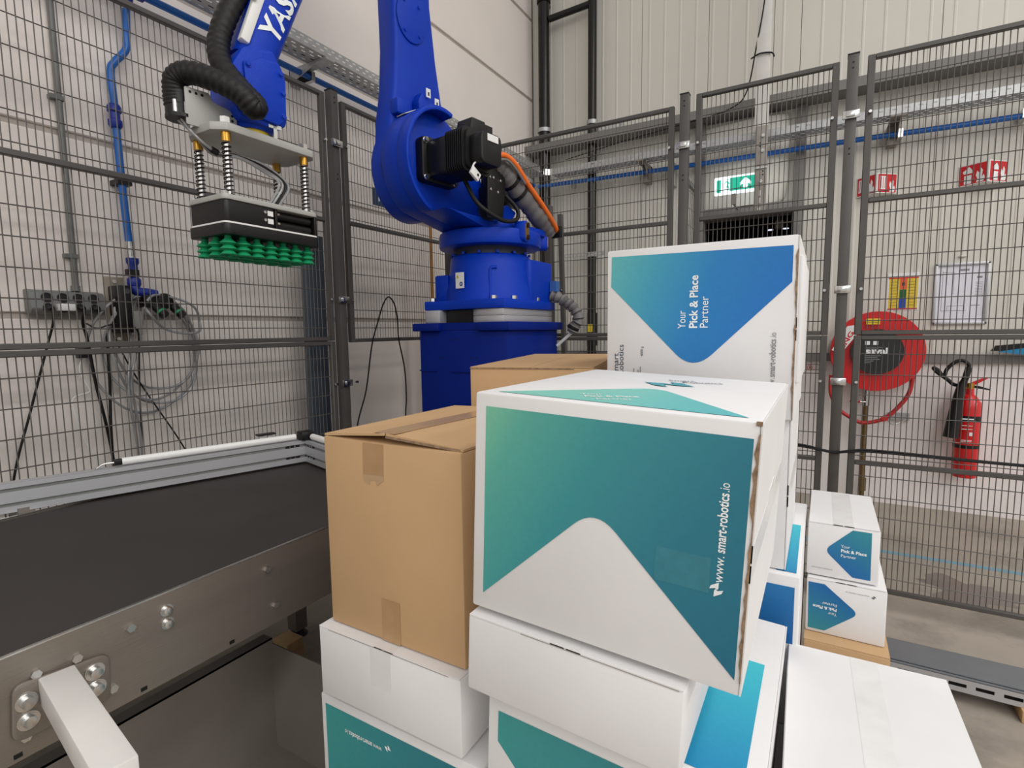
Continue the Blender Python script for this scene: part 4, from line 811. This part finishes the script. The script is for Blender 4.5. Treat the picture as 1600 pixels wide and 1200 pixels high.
cable('short black cable loop between the sockets and the sensor', [(-2.585, 1.0, 1.45), (-2.57, 1.03, 1.43), (-2.57, 1.08, 1.445), (-2.57, 1.15, 1.45), (-2.575, 1.18, 1.42)], .003)
cable('white charging cable hanging from the adapter behind the fence', [(-2.60, .98, 1.31), (-2.60, .969, 1.257), (-2.585, .99, 1.185), (-2.59, .985, 1.168), (-2.60, .937, 1.146), (-2.60, .947, 1.051), (-2.60, .972, .953), (-2.60, 1.012, .855), (-2.61, 1.04, .7)], .0028, WHITE)
obj('cable_adapter', G().box(-2.615, -2.585, .965, .995, 1.31, 1.35), BLACK, label='small black inline adapter above the white cable', cat='adapter')
sp = thing('sensor_plate', (-2.64, 1.135, 1.37), 'brown mounting plate with a tall black sensor beside the sockets', 'sensor')
obj('back_plate', G().box(XA, XA+.008, 1.10, 1.172, 1.365, 1.65), mat('bronze_plate', (158, 148, 132), .5), sp, bevel=.002)
obj('sensor_body', G().box(XA+.008, -2.545, 1.108, 1.16, 1.41, 1.61), BLACK, sp, bevel=.008); obj('sensor_lens', G().cone((-2.545, 1.138, 1.585), (-2.542, 1.138, 1.585), .012, n=16), mat('lens_grey', (60, 60, 62), .2), sp)
for z in (1.63, 1.385): obj('plate_screw', G().cone((XA+.008, 1.135, z), (XA+.014, 1.135, z), .008, n=8), CHR, sp)
obj('white_sticker', G().box(-2.61, -2.585, 1.1068, 1.108, 1.48, 1.52), WHITE, sp)
obj('junction_box', G().box(XA, -2.59, 1.165, 1.21, 1.40, 1.505), LGREY, label='small light grey junction box under the air regulator', cat='junction box', bevel=.004)
# coiled pneumatic tube
def loop(cy, cz, ry, rz, x, a0, a1, k=26, tilt=0):
    return [(x+.02*math.sin(i*.8), cy+ry*math.cos(math.radians(a0+(a1-a0)*i/k))+tilt*math.sin(math.radians(a0+(a1-a0)*i/k)), cz+rz*math.sin(math.radians(a0+(a1-a0)*i/k))) for i in range(k+1)]
ct = thing('coiled_air_tube', (-2.55, 1.22, 1.05), 'coil of grey pneumatic tube hanging on the air regulator', 'tube coil')
for cy, cz, ry, rz, x, a0, a1, ti in ((1.22, 1.32, .214, .268, -2.605, 95, 455, 0), (1.25, 1.345, .19, .235, -2.60, 110, 470, .01), (1.265, 1.36, .175, .205, -2.61, 60, 420, -.02), (1.26, 1.335, .182, .245, -2.59, 60, 420, -.01), (1.315, 1.49, .11, .085, -2.53, 160, 500, -.05)):
    obj('tube_loop', G().tube(loop(cy, cz, ry, rz, x, a0, a1, 26, ti), .0055, 8, 2), GREYT, ct, smooth=True)
obj('tube_tail', G().tube([(-2.59, 1.20, 1.57), (-2.61, 1.19, 1.52), (-2.61, 1.165, 1.35), (-2.58, 1.13, 1.15), (-2.59, 1.15, .9), (-2.6, 1.15, .7)], .0055, 8), GREYT, ct, smooth=True)
obj('tube_tail', G().tube([(-2.58, 1.22, 1.56), (-2.60, 1.20, 1.40), (-2.57, 1.14, 1.2), (-2.59, 1.165, .95), (-2.6, 1.165, .7)], .0055, 8), GREYT, ct, smooth=True)
# dark board, sign, strap and bars behind the fence
obj('dark_board', G().prism(rounded([(1.945, .0), (2.075, .0), (2.075, 1.93), (1.955, 1.93)], .006), (-2.47, 0, 0), Y, Z, X*.05), SLATE, label='tall slate blue board standing between left fence and wall', cat='board', bevel=.01)
sg = thing('wall_sign', (XA, 2.85, 2.26), 'dark blue wall sign with white letters, half hidden by the robot', 'sign')
obj('sign_plate', G().box(XA, XA+.006, 2.70, 3.15, 2.255, 2.365), mat('sign_blue', (30, 62, 98), .5), sg); text('lettering', 'Ma', (XA+.0066, 2.745, 2.285), Y, Z, .085, INKW, sg, bold=.02)
obj('ochre_strap', G().bar((-2.35, 2.93, .0), (-2.36, 2.945, 2.30), .03, .004), OCH, label='ochre strap hanging vertically left of the robot', cat='strap')
for i, (p, q, wd) in enumerate((((-2.10, 2.93, 0), (-2.14, 2.97, 2.2), .04), ((-2.02, 2.96, 0), (-2.03, 2.99, 2.12), .03), ((-1.95, 2.93, 0), (-1.97, 2.99, 2.05), .045))):
    obj('loose_profile', G().bar(p, q, wd, wd*.6), ALU if i == 1 else DSTEEL, label=('dull steel bar leaning at the fence corner beside the ochre strap', 'bright aluminium profile leaning at the fence corner left of the robot', 'dull steel bar leaning at the fence corner nearest the robot')[i], cat='bar')
for i, (p, q, wd) in enumerate((((-1.455, 2.99, 0), (-1.50, 3.03, 2.16), .05), ((-1.33, 2.97, 0), (-1.42, 3.03, 2.10), .03))):
    lp = obj('leaning_post', G().bar(p, q, wd, wd*.8), FEN, label=('wide grey post leaning on the fence right of the robot', 'thin grey post leaning on the fence right of the robot')[i], cat='post')
    m_ = V3(p)*.22+V3(q)*.78; obj('post_bolt', G().cone(m_+V3((0, -.03, 0)), m_+V3((0, -.045, 0)), .012, n=8), CHR, lp)
cable('black cable arching over the mesh left of the pedestal', [(-2.22, 2.05, .60), (-2.225, 2.082, .872), (-2.23, 2.165, 1.072), (-2.235, 2.228, 1.323), (-2.235, 2.287, 1.469), (-2.235, 2.333, 1.563), (-2.235, 2.378, 1.606), (-2.235, 2.425, 1.566), (-2.235, 2.448, 1.471), (-2.235, 2.454, 1.355), (-2.23, 2.491, 1.177), (-2.225, 2.494, .997), (-2.22, 2.476, .859), (-2.21, 2.47, .5)], .0042)
sv = thing('wrapped_cable', (-1.15, 2.6, 1.35), 'cable bundle in crumpled grey sleeve beside the robot base', 'cable')
obj('fabric_sleeve', G().tube([(-1.262, 2.58, 1.585), (-1.215, 2.585, 1.565), (-1.165, 2.59, 1.535), (-1.13, 2.595, 1.50), (-1.115, 2.6, 1.455), (-1.135, 2.6, 1.42), (-1.155, 2.6, 1.385)], .028, 14, 8, lambda i, k: 1+.18*math.sin(i*1.3)+.12*math.sin(i*2.7)), FABR, sv, smooth=True)
obj('white_rod', G().cone((-1.15, 2.6, 1.388), (-1.240, 2.6, 1.315), .008, n=10), WHITE, sv); obj('sleeve_tie', G().cone((-1.142, 2.6, 1.415), (-1.148, 2.6, 1.405), .033, n=14), BLACK, sv)
obj('blue_connector', G().box(-1.262, -1.225, 2.56, 2.6, 1.60, 1.655), mat('connector_blue', (52, 96, 160), .5), sv)

# ------------------------------------------------------------------ things on the back wall
def drain(x, y, r, label, collars, extra=None):
    t = thing('drain_pipe', (x, y, 0), label, 'pipe', 'black drain pipes in the corner')
    obj('pipe_tube', G().cone((x, y, 0), (x, y, 6.9), r, n=24), mat('black_pe_pipe', (16, 17, 15), .25, 0, .1, 3, spec=.35), t, smooth=True)
    for z in collars: obj('pipe_clamp', G().cone((x, y, z-.018), (x, y, z+.018), r+.012, n=24).box(x-.015, x+.015, y, YB, z-.012, z+.012), GALV if z < 4 else BLACK, t, smooth=True)
    return t
drain(-2.465, 4.9, .055, 'thick black drain pipe in the corner of the two walls', (3.355, 4.557, 1.6))
t = drain(-1.97, 4.92, .041, 'thinner black drain pipe right of the corner pipe', (3.341, 2.115))
obj('socket_joint', G().cone((-1.965, 4.92, 1.24), (-1.965, 4.92, 1.56), .054, n=24), BLACK, t, smooth=True); obj('yellow_tag', G().box(-1.985, -1.94, 4.855, 4.866, 1.375, 1.45), YEL, t)
g = G(); perforated(g, (-2.23, 4.86, 2.095), X, Z, .41, .042, (.021,), .03, .02, .043); obj('mounting_rail', g, GALV, t)
g = G(); perforated(g, (-2.1, 4.95, 3.262), X, Z, .42, .04, (.02,), .03, .018, .043); obj('mounting_rail', g, GALV, t)
obj('branch_pipe', G().cone((-2.405, 4.9, 4.378), (-2.0, 4.92, 4.402), .03, n=16), BLACK, t, smooth=True)
trb = thing('cable_tray', (-.4, 4.78, 2.87), 'slotted galvanised cable tray along the back wall above the blue pipe', 'cable tray')
g = G(); perforated(g, (-2.30, 4.72, 2.87), X, Z, 6.3, .055, (.034,), .026, .007, .075, False); obj('outer_flange', g, GALV, trb)
g = G(); perforated(g, (-2.30, 4.72, 2.87), X, Y, 6.3, .14, (.03, .07, .11), .028, .009, .06); obj('tray_bottom', g, GALV, trb)
g = G(); perforated(g, (-2.30, 4.86, 2.87), X, Z, 6.3, .055, (.034,), .026, .007, .075); obj('inner_flange', g, GALV, trb)
cb = G(); cpts = [(-2.36+.0, 4.66)]; k = 8
arc = [(-2.30-.06*math.sin(math.radians(a)), 4.66+.06*math.cos(math.radians(a))) for a in range(0, 91, 15)]
for (xa, ya), (xb, yb) in zip(arc, arc[1:]): cb.quad((xa, ya, 2.87), (xb, yb, 2.87), (xb, yb, 2.925), (xa, ya, 2.925))
cb.quad((-2.36, 4.66, 2.87), (-2.36, 4.60, 2.87), (-2.36, 4.60, 2.925), (-2.36, 4.66, 2.925)); obj('corner_bend', cb, CHR, trb, smooth=True)
for x in (-1.45, .375, 2.0): obj('tray_bracket', G().box(x-.03, x+.03, 4.71, YB, 2.855, 2.868).box(x-.03, x+.03, 4.93, YB, 2.72, 2.868).prism([(4.74, 2.855), (4.93, 2.855), (4.93, 2.74)], (x+.026, 0, 0), Y, Z, X*.004), DSTEEL, trb)
apb = thing('air_pipe', (-.3, 4.9, 2.77), 'blue compressed air pipe running along the back wall', 'pipe')
obj('pipe_run', G().tube([(-2.52, 4.86, 2.82), (-1.185, 4.9, 2.802), (.2, 4.9, 2.789), (1.087, 4.9, 2.772), (4, 4.9, 2.75)], .019, 14, 4), PIPEB, apb, smooth=True)
for x in (-2.19, .42, 1.09): obj('pipe_clip', G().box(x-.015, x+.015, 4.875, YB, 2.755 if x > 0 else 2.79, 2.815 if x > 0 else 2.84), CHR, apb)
obj('wall_box', G().box(-1.255, -1.195, 4.93, YB, 2.66, 2.86), LGREY, label='small light grey box on the back wall left of the exit sign', cat='wall box', bevel=.008)
cable('thin black cable draped along the back wall up to the white strut', [(-2.2, 4.83, 3.02), (-1.6, 4.83, 3.09), (-1.0, 4.83, 3.14), (-.72, 4.80, 3.17), (-.60, 4.72, 3.24), (-.53, 4.62, 3.5), (-.47, 4.56, 3.85), (-.455, 4.56, 4.3)], .005)
st = thing('hanging_strut', (-.47, 4.6, 2.27), 'white hanging strut with a perforated grey bar in front of the exit sign', 'strut')
obj('white_strut', G().box(-.523, -.427, 4.6, 4.65, 2.88, 6.8), WPAINT, st, bevel=.003)
obj('perforated_bar', G().box(-.508, -.425, 4.575, 4.6, 2.265, 2.915), mat('bar_grey_paint', (150, 145, 138), .55), st, bevel=.003)
obj('bar_joint', G().box(-.512, -.421, 4.565, 4.577, 2.60, 2.612), CHR, st)
for x, z in ((-.455, 2.84), (-.457, 2.73), (-.462, 2.505), (-.468, 2.30)): obj('bar_bolt', G().cone((x, 4.575, z), (x, 4.562, z), .013, n=8), CHR, st)
for x, z in ((-.475, 2.79), (-.475, 2.765), (-.45, 2.58), (-.45, 2.555)): obj('bar_hole', G().cone((x, 4.5752, z), (x, 4.574, z), .006, n=8), BLACK, st)
for z in (2.42, 2.365): obj('bar_slot', G().box(-.475, -.46, 4.574, 4.5752, z-.02, z+.02), WPAINT, st)
obj('strut_tie', G().tube([(-.56, 4.59, 3.42), (-.5, 4.585, 3.44), (-.42, 4.59, 3.43), (-.40, 4.60, 3.40)], .006), BLACK, st, smooth=True)
ex = thing('exit_sign', (-.645, 4.67, 2.46), 'lit green emergency exit sign with running figure and arrow', 'exit sign')
GLOW = mat('lit_sign_white', (236, 250, 255), .4, 0, 0, emit=1.6); GLG = mat('lit_sign_green', (18, 168, 138), .4, 0, 0, emit=.75)
def XS(x, z): return (x*1.038, 1.4+(z-1.4)*1.038)
def xq(x0, x1, z0, z1): a, b_ = XS(x0, z0), XS(x1, z1); return a[0], b_[0], a[1], b_[1]
q4 = xq(-.785, -.44, 2.425, 2.56); obj('light_box', G().box(q4[0], q4[1], 4.67, 4.695, q4[2], q4[3]), GLOW, ex, bevel=.008)
g = G()
for r_ in ((-.768, -.735, 2.442, 2.538), (-.672, -.455, 2.446, 2.545)): q4 = xq(*r_); g.box(q4[0], q4[1], 4.6685, 4.67, q4[2], q4[3])
obj('green_field', g, GLG, ex)
obj('running_figure', flat([XS(*p) for p in [(-.715, 2.452), (-.70, 2.468), (-.693, 2.49), (-.688, 2.518), (-.702, 2.512), (-.712, 2.497), (-.716, 2.50), (-.705, 2.52), (-.69, 2.527), (-.676, 2.512), (-.671, 2.50), (-.68, 2.503), (-.682, 2.49), (-.676, 2.475), (-.68, 2.452), (-.686, 2.453), (-.684, 2.472), (-.692, 2.478), (-.70, 2.460)]], (0, 4.6684, 0), X, Z), GLG, ex)
obj('figure_head', flat([XS(*p) for p in circ(-.686, 2.534, .006, 10)], (0, 4.6684, 0), X, Z), GLG, ex)
obj('arrow', flat([XS(*p) for p in [(-.575, 2.456), (-.545, 2.456), (-.545, 2.492), (-.522, 2.478), (-.522, 2.50), (-.56, 2.535), (-.598, 2.50), (-.598, 2.478), (-.575, 2.492)]], (0, 4.6678, 0), X, Z), GLOW, ex)
obj('sign_bracket', G().box(-.685, -.655, 4.675, 4.69, 2.38, 2.465).box(-.675, -.665, 4.68, YB-.08, 2.385, 2.395), DSTEEL, ex)
gt = thing('open_gate_panel', (-.83, 4.1, 0), 'mesh gate standing open beside the dark doorway', 'gate')
g = G()
for i in range(9): g.wire((-.87+.0*i, 3.7+i*.05, .1), (-.80, 3.7+i*.05, 2.37), .002)
for i in range(20): g.wire((-.835, 3.68, .15+i*.115), (-.835, 4.12, .15+i*.115), .002)
obj('gate_mesh', g, WIRE, gt, kind='stuff')
for y in (3.66, 4.14): obj('gate_stile', G().box(-.855, -.825, y-.015, y+.015, 0, 2.40), FEN, gt)
obj('gate_rail', G().box(-.852, -.828, 3.66, 4.14, 2.37, 2.40), FEN, gt)
fx = thing('ceiling_lamp_passage', (-.38, 5.6, 2.28), 'small twin lamp glinting inside the dark doorway', 'lamp')
obj('lamp_body', G().box(-.43, -.36, 5.55, 5.62, 2.30, 2.37), DSTEEL, fx); obj('lamp_stem', G().box(-.40, -.39, 5.58, 5.59, 2.37, 2.6), DSTEEL, fx)
for x in (-.47, -.34): obj('lamp_lens', G().cone((x, 5.58, 2.294), (x, 5.58, 2.30), .025, n=16), mat('lamp_lens_glow', (230, 235, 255), .3, 0, 0, emit=1), fx)
# fire signs, folded to a wedge
def wedge_sign(x0, xm, x1, z0, z1, label, kind):
    t = thing('fire_sign', (xm, YB-.08, z0), label, 'sign', 'red fire safety signs')
    pf = [(x0, YB-.004), (xm, YB-.115), (x1, YB-.004)]
    for i, ((xa, ya), (xb, yb)) in enumerate(zip(pf, pf[1:])):
        e = V3((xb-xa, yb-ya, 0)); n = V3((e.y, -e.x, 0)).normalized(); o = V3((xa, ya, z0)); h = z1-z0; wd = e.length; eu = e.normalized()
        pn = obj('sign_face', G().prism([(0, 0), (wd, 0), (wd, h), (0, h)], o, eu, Z, n*.003), WHITE, t)
        obj('red_field', flat([(.007, .007), (wd-.007, .007), (wd-.007, h-.007), (.007, h-.007)], o+n*.0036, eu, Z), REDS, pn)
        q = o+n*.0044
        def wf(poly): obj('pictogram', flat([(a*wd, c*h) for a, c in poly], q, eu, Z), INKW, pn)
        if kind == 'hose':
            wf([(.12, .2), (.48, .2), (.48, .85), (.12, .85)])
            for s in range(3): obj('pictogram_line', flat([((.18+s*.1)*wd, .25*h), ((.21+s*.1)*wd, .25*h), ((.21+s*.1)*wd, .8*h), ((.18+s*.1)*wd, .8*h)], q+n*.0004, eu, Z), REDS, pn)
        else:
            wf([(.22, .08), (.46, .08), (.46, .48), (.22, .48)]); wf([(.20, .56), (.48, .56), (.48, .68), (.42, .8), (.36, .88), (.30, .8), (.16, .68)])
        wf([(.62, .08), (.86, .08), (.90, .25), (.86, .4), (.80, .3), (.82, .6), (.74, .75), (.70, .5), (.64, .62), (.60, .4), (.66, .25)])
    g = G().add([(x0, YB-.004, z0-.002), (xm, YB-.115, z0-.002), (x1, YB-.004, z0-.002)], [(0, 2, 1)]); obj('sign_underside', g, WHITE, t)
wedge_sign(.175, .295, .425, 2.385, 2.53, 'red wedge-shaped hose reel sign on the back wall', 'hose')
wedge_sign(.785, .93, 1.05, 2.375, 2.52, 'red wedge-shaped fire extinguisher sign, farthest right on the back wall', 'ext')
# poster and framed plan
ps = thing('safety_poster', (.5, YB, 1.515), 'small yellow safety poster with red and blue fields above the hose reel', 'poster')
obj('paper', G().box(.405, .602, YB-.004, YB, 1.515, 1.795), WHITE, ps)
def pq(name, x0, x1, z0, z1, m_, y=.0046): obj(name, flat([(x0, z0), (x1, z0), (x1, z1), (x0, z1)], (0, YB-y, 0), X, Z), m_, ps)
pq('yellow_field', .416, .594, 1.526, 1.76, mat('poster_yellow', (218, 192, 60), .6)); pq('red_bar', .412, .596, 1.752, 1.762, REDS, .0052); pq('red_bar', .412, .596, 1.520, 1.529, mat('poster_magenta', (178, 26, 74), .6), .0052)
pq('orange_field', .483, .527, 1.672, 1.752, mat('poster_orange', (222, 96, 54), .6), .0052); pq('green_field', .483, .525, 1.60, 1.67, mat('poster_green', (24, 92, 48), .6), .0052); pq('blue_field', .481, .525, 1.53, 1.60, mat('poster_blue', (26, 72, 168), .6), .0052)
for k in range(9):
    for xx in (.424, .534): pq('text_line', xx, xx+.045, 1.55+k*.022, 1.554+k*.022, mat('poster_text', (150, 128, 40), .7), .0052)
pq('warning_mark', .497, .513, 1.70, 1.722, BLACK, .0058)
pf_ = thing('framed_plan', (.845, YB, 1.40), 'silver framed white floor plan on the back wall', 'picture frame')
obj('plan_sheet', G().box(.70, .988, YB-.006, YB, 1.415, 1.83), mat('plan_paper', (222, 222, 232), .5), pf_)
for x0, x1, z0, z1 in ((.688, 1.0, 1.825, 1.845), (.688, 1.0, 1.402, 1.422), (.688, .706, 1.402, 1.845), (.982, 1.0, 1.402, 1.845)): obj('frame_bar', G().box(x0, x1, YB-.02, YB, z0, z1), ALU, pf_, bevel=.005)
def pln(x0, x1, z0, z1): obj('plan_line', flat([(x0, z0), (x1, z0), (x1, z1), (x0, z1)], (0, YB-.0068, 0), X, Z), INKG, pf_)
pln(.83, .885, 1.785, 1.80); pln(.735, .738, 1.5, 1.79); pln(.80, .802, 1.62, 1.78); pln(.735, .80, 1.778, 1.781); pln(.735, .88, 1.50, 1.503); pln(.77, .772, 1.5, 1.535); pln(.77, .87, 1.535, 1.538); pln(.868, .871, 1.5, 1.535); pln(.905, .955, 1.535, 1.54); pln(.93, .96, 1.73, 1.745)
for k in range(10): pln(.925, .965, 1.60+k*.011, 1.603+k*.011)
obj('pale_hook', G().box(.82, .865, YB-.02, YB, 1.885, 1.897), WPAINT, label='small pale hook on the wall above the framed plan', cat='hook', bevel=.003)
# hose reel
RXc, RZ = .34, 1.21
hr = thing('hose_reel', (RXc, YB, RZ-.29), 'red fire hose reel with a black centre disc', 'hose reel')
obj('reel_disc', G().lathe([(.10, 0), (.292, 0), (.296, -.012), (.292, -.022), (.255, -.026), (.25, -.018), (.17, -.018), (.165, -.03), (.02, -.03)][::-1], (RXc, YB-.27, RZ), -Y, 48), RED, hr, smooth=True)
for r in (.274, .236, .214, .192): obj('reel_ring', G().tube([(RXc+r*math.cos(math.radians(a)), YB-.25+.008, RZ+r*math.sin(math.radians(a))) for a in range(0, 361, 10)], .008, 6, 0), RED, hr, smooth=True)
obj('hose_winding', G().cone((RXc, YB-.25, RZ), (RXc, YB-.08, RZ), .245, n=40), mat('red_rubber_hose', (150, 20, 24), .5), hr, smooth=True)
obj('rear_disc', G().cone((RXc, YB-.08, RZ), (RXc, YB-.06, RZ), .288, n=48), RED, hr, smooth=True)
obj('wall_arm', G().box(RXc-.06, RXc+.06, YB-.06, YB, RZ-.1, RZ+.1), RED, hr)
oc = obj('centre_plate', G().prism([(RXc+.165*math.cos(math.radians(a)), RZ+.165*math.sin(math.radians(a))) for a in range(0, 360, 12)], (0, YB-.298, 0), X, Z, -Y*.006), mat('black_label', (34, 36, 38), .45), hr)
def ow(s, x, z, wd, size, bold=0): text('lettering', s, (RXc+x, YB-.3048, RZ+z), X, Z, size, INKW, oc, wd, bold)
ow('saval', -.07, -.015, .135, .062, .04)
for zz, wd in ((.03, .105), (.018, .085), (-.032, .10), (-.045, .08), (-.058, .095), (-.071, .06), (-.084, .04)): obj('fine_print', flat([(RXc-.075, RZ+zz), (RXc-.075+wd, RZ+zz), (RXc-.075+wd, RZ+zz+.0045), (RXc-.075, RZ+zz+.0045)], (0, YB-.3048, 0), X, Z), INKG, oc)
for x in (-.075, -.025): obj('label_icon', flat([(RXc+x, RZ+.05), (RXc+x+.03, RZ+.05), (RXc+x+.03, RZ+.078), (RXc+x, RZ+.078)], (0, YB-.3048, 0), X, Z), INKW, oc)
yl = obj('yellow_label', G().box(RXc-.075, RXc+.01, YB-.302, YB-.290, RZ+.20, RZ+.243), YEL, hr)
for k in range(2): obj('label_line', G().box(RXc-.065, RXc, YB-.3028, YB-.302, RZ+.212+k*.012, RZ+.215+k*.012), BLACK, yl)
wp = obj('white_arrow_label', G().prism([(-.285, .01), (-.225, -.02), (-.10, .17), (-.11, .2), (-.19, .19)], (RXc, YB-.301, RZ), X, Z, Y*.004), WHITE, hr)
text('lettering', 'ING', (RXc-.20, YB-.3016, RZ+.03), unit((.45, 0, .9)), unit((-.9, 0, .45)), .045, REDS, wp, .12, .03)
obj('hanging_hose', G().tube([(RXc+.235, 4.80, RZ-.10), (RXc+.23, 4.80, RZ-.2), (RXc+.205, 4.80, RZ-.33), (.447, 4.8, .735), (.37, 4.8, .684), (.27, 4.8, .666), (.185, 4.8, .71), (.12, 4.8, .765), (.065, 4.8, .88), (.06, 4.82, 1.02)], .0145, 10), mat('red_hose', (176, 38, 40), .45), hr, smooth=True)
obj('nozzle_ring', G().cone((.43, 4.8, .715), (.40, 4.8, .70), .022, n=14), RED, hr); obj('nozzle_clip', G().box(.46, .59, YB-.03, YB, .675, .73), GALV, hr); obj('nozzle_wire', G().tube([(.43, 4.81, .71), (.47, 4.85, .66), (.54, 4.9, .68), (.57, 4.97, .70)], .004), GALV, hr, smooth=True)
vp = thing('supply_pipe', (.305, 4.94, 0), 'old brass supply pipe with a red lever below the hose reel', 'pipe')
obj('pipe_tube', G().cone((.307, 4.95, 0), (.303, 4.95, .80), .0185, n=14), BROWNP, vp, smooth=True); obj('pipe_coupling', G().cone((.308, 4.95, .10), (.308, 4.95, .2), .027, n=14), BROWNP, vp, smooth=True)
obj('valve', G().cone((.303, 4.95, .78), (.303, 4.95, .92), .026, n=12), CHR, vp); obj('lever', G().box(.195, .265, 4.90, 4.915, .803, .82), RED, vp, bevel=.004); obj('lever_stem', G().cone((.30, 4.93, .81), (.262, 4.91, .812), .006, n=8), CHR, vp)
# extinguisher
fe = thing('fire_extinguisher', (.915, 4.9, .30), 'red fire extinguisher with black horn hanging on the back wall', 'fire extinguisher')
exx, exy = .915, 4.90
obj('cylinder', G().lathe([(.03, .30), (.068, .305), (.074, .325), (.074, .80), (.068, .845), (.045, .885), (.026, .905), (.024, .945)], (exx, exy, 0), Z, 28), RED, fe, smooth=True)
for z0, z1 in ((.715, .755), (.52, .545)): obj('label_band', G().cone((exx, exy, z0), (exx, exy, z1), .0748, n=28, caps=False), BLACK, fe, smooth=True)
def fq(x0, x1, z0, z1, m_): obj('label_print', G().obox((exx+(x0+x1)/2-.015, exy-.075, (z0+z1)/2), X*((x1-x0)/2), Z*((z1-z0)/2), Y*.0015), m_, fe)
for k in range(3): fq(-.058, -.044, .61+k*.035, .635+k*.035, INKW)
for z in (.685, .66, .58, .572): fq(-.03, .03, z, z+.003, INKW)
fq(.015, .032, .615, .64, INKW); fq(-.035, .035, .73, .738, INKW)
obj('valve_block', G().cone((exx, exy, .94), (exx, exy, .985), .024, n=12), BRASS, fe); obj('handle', G().prism([(-.03, .975), (.0, .985), (.06, 1.02), (.10, 1.03), (.08, 1.012), (.02, .97)], (exx, exy-.012, 0), X, Z, Y*.024), RED, fe); obj('handle', G().prism([(.0, .97), (.05, .965), (.11, .945), (.11, .937), (.04, .948), (.0, .955)], (exx, exy-.01, 0), X, Z, Y*.02), BLACK, fe)
obj('horn', G().tube([(exx-.028, 4.83, 1.10), (exx-.045, 4.82, 1.02), (exx-.065, 4.82, .95), (exx-.085, 4.815, .80), (exx-.105, 4.81, .60)], .048, 16, 6, lambda i, k: .42+.58*(max(0, i/k-.28)/.72)), BLACK, fe, smooth=True)
obj('horn_hose', G().tube([(exx-.03, 4.88, .965), (exx-.10, 4.84, .975), (.775, 4.83, 1.01), (.715, 4.83, 1.06), (.692, 4.83, 1.092), (.72, 4.83, 1.075), (.752, 4.83, 1.03), (.768, 4.83, 1.085), (.81, 4.83, 1.135), (.85, 4.83, 1.148), (.885, 4.83, 1.12), (exx-.03, 4.83, 1.08)], .0125, 10), RUB, fe, smooth=True)
obj('wall_hook', G().box(exx-.03, exx+.03, 4.97, YB, .70, .90), GALV, fe)
bq = thing('folded_sign', (1.12, 4.95, 1.19), 'black and blue pointed object hung at the right edge above the extinguisher', 'tool')
obj('black_part', G().prism([(1.02, 1.212), (1.045, 1.25), (1.40, 1.29), (1.40, 1.22)], (0, 4.93, 0), X, Z, Y*.03), BLACK, bq); obj('blue_part', G().prism([(1.05, 1.208), (1.40, 1.275), (1.40, 1.18), (1.16, 1.192)], (0, 4.915, 0), X, Z, Y*.015), mat('blue_sheet', (22, 124, 170), .5), bq)
obj('hook', G().box(1.3, 1.32, 4.94, YB, 1.25, 1.26), DSTEEL, bq)
ns = thing('small_sign', (-.06, YB, 1.04), 'small white prohibition sign left of the hose reel', 'sign')
obj('sign_plate', G().box(-.14, .03, YB-.004, YB, 1.04, 1.09), mat('sign_white', (200, 194, 190), .6), ns); obj('red_circle', G().tube([(-.09+.018*math.cos(math.radians(a)), YB-.005, 1.064+.018*math.sin(math.radians(a))) for a in range(0, 361, 20)], .0025, 6, 0), REDS, ns)
obj('glyph', flat([(-.094, 1.055), (-.086, 1.055), (-.088, 1.075), (-.093, 1.073)], (0, YB-.0046, 0), X, Z), BLACK, ns)
for z in (1.088, 1.045): obj('sign_rule', flat([(-.135, z), (.025, z), (.025, z+.004), (-.135, z+.004)], (0, YB-.0046, 0), X, Z), mat('rule_brown', (130, 84, 70), .6), ns)
for i, dz in enumerate((0, .009)):
    cable(('lower black cable tied along the right fence at knee height', 'upper black cable tied along the right fence at knee height')[i], [(-.6, 3.03, .80+dz), (-.35, 3.03, .81+dz), (-.082, 3.03, .795+dz), (.0, 3.03, .785+dz*.6), (.068, 3.032, .777+dz*.4), (.137, 3.03, .789+dz*.6), (.25, 3.03, .797+dz), (.763, 3.03, .792+dz*.5), (1.7, 3.03, .79+dz)], .005)
# slotted floor duct on wood blocks
fd = thing('floor_cable_duct', (1.3, 2.5, .045), 'grey slotted cable duct on the floor at the lower right', 'cable duct')
obj('duct_cover', G().box(.05, 3.2, 2.44, 2.60, .100, .104).box(.05, 3.2, 2.425, 2.44, .094, .098), mat('duct_cover_grey', (132, 136, 140), .4, .5, .06), fd)
g = G(); perforated(g, (.05, 2.42, .047), X, Z, 3.15, .05, (.026,), .052, .013, .078); obj('duct_side', g, ALU, fd); obj('duct_inside', G().box(.05, 3.2, 2.45, 2.60, .047, .10), DARK, fd)
for i, x in enumerate((.655, 2.6)): obj('wood_block', G().box(x, x+.09, 2.40, 2.58, 0, .046), WOOD, bevel=.003, label=('raw wood block under the slotted floor duct at the right edge', 'raw wood block under the far end of the slotted floor duct')[i], cat='wood block')
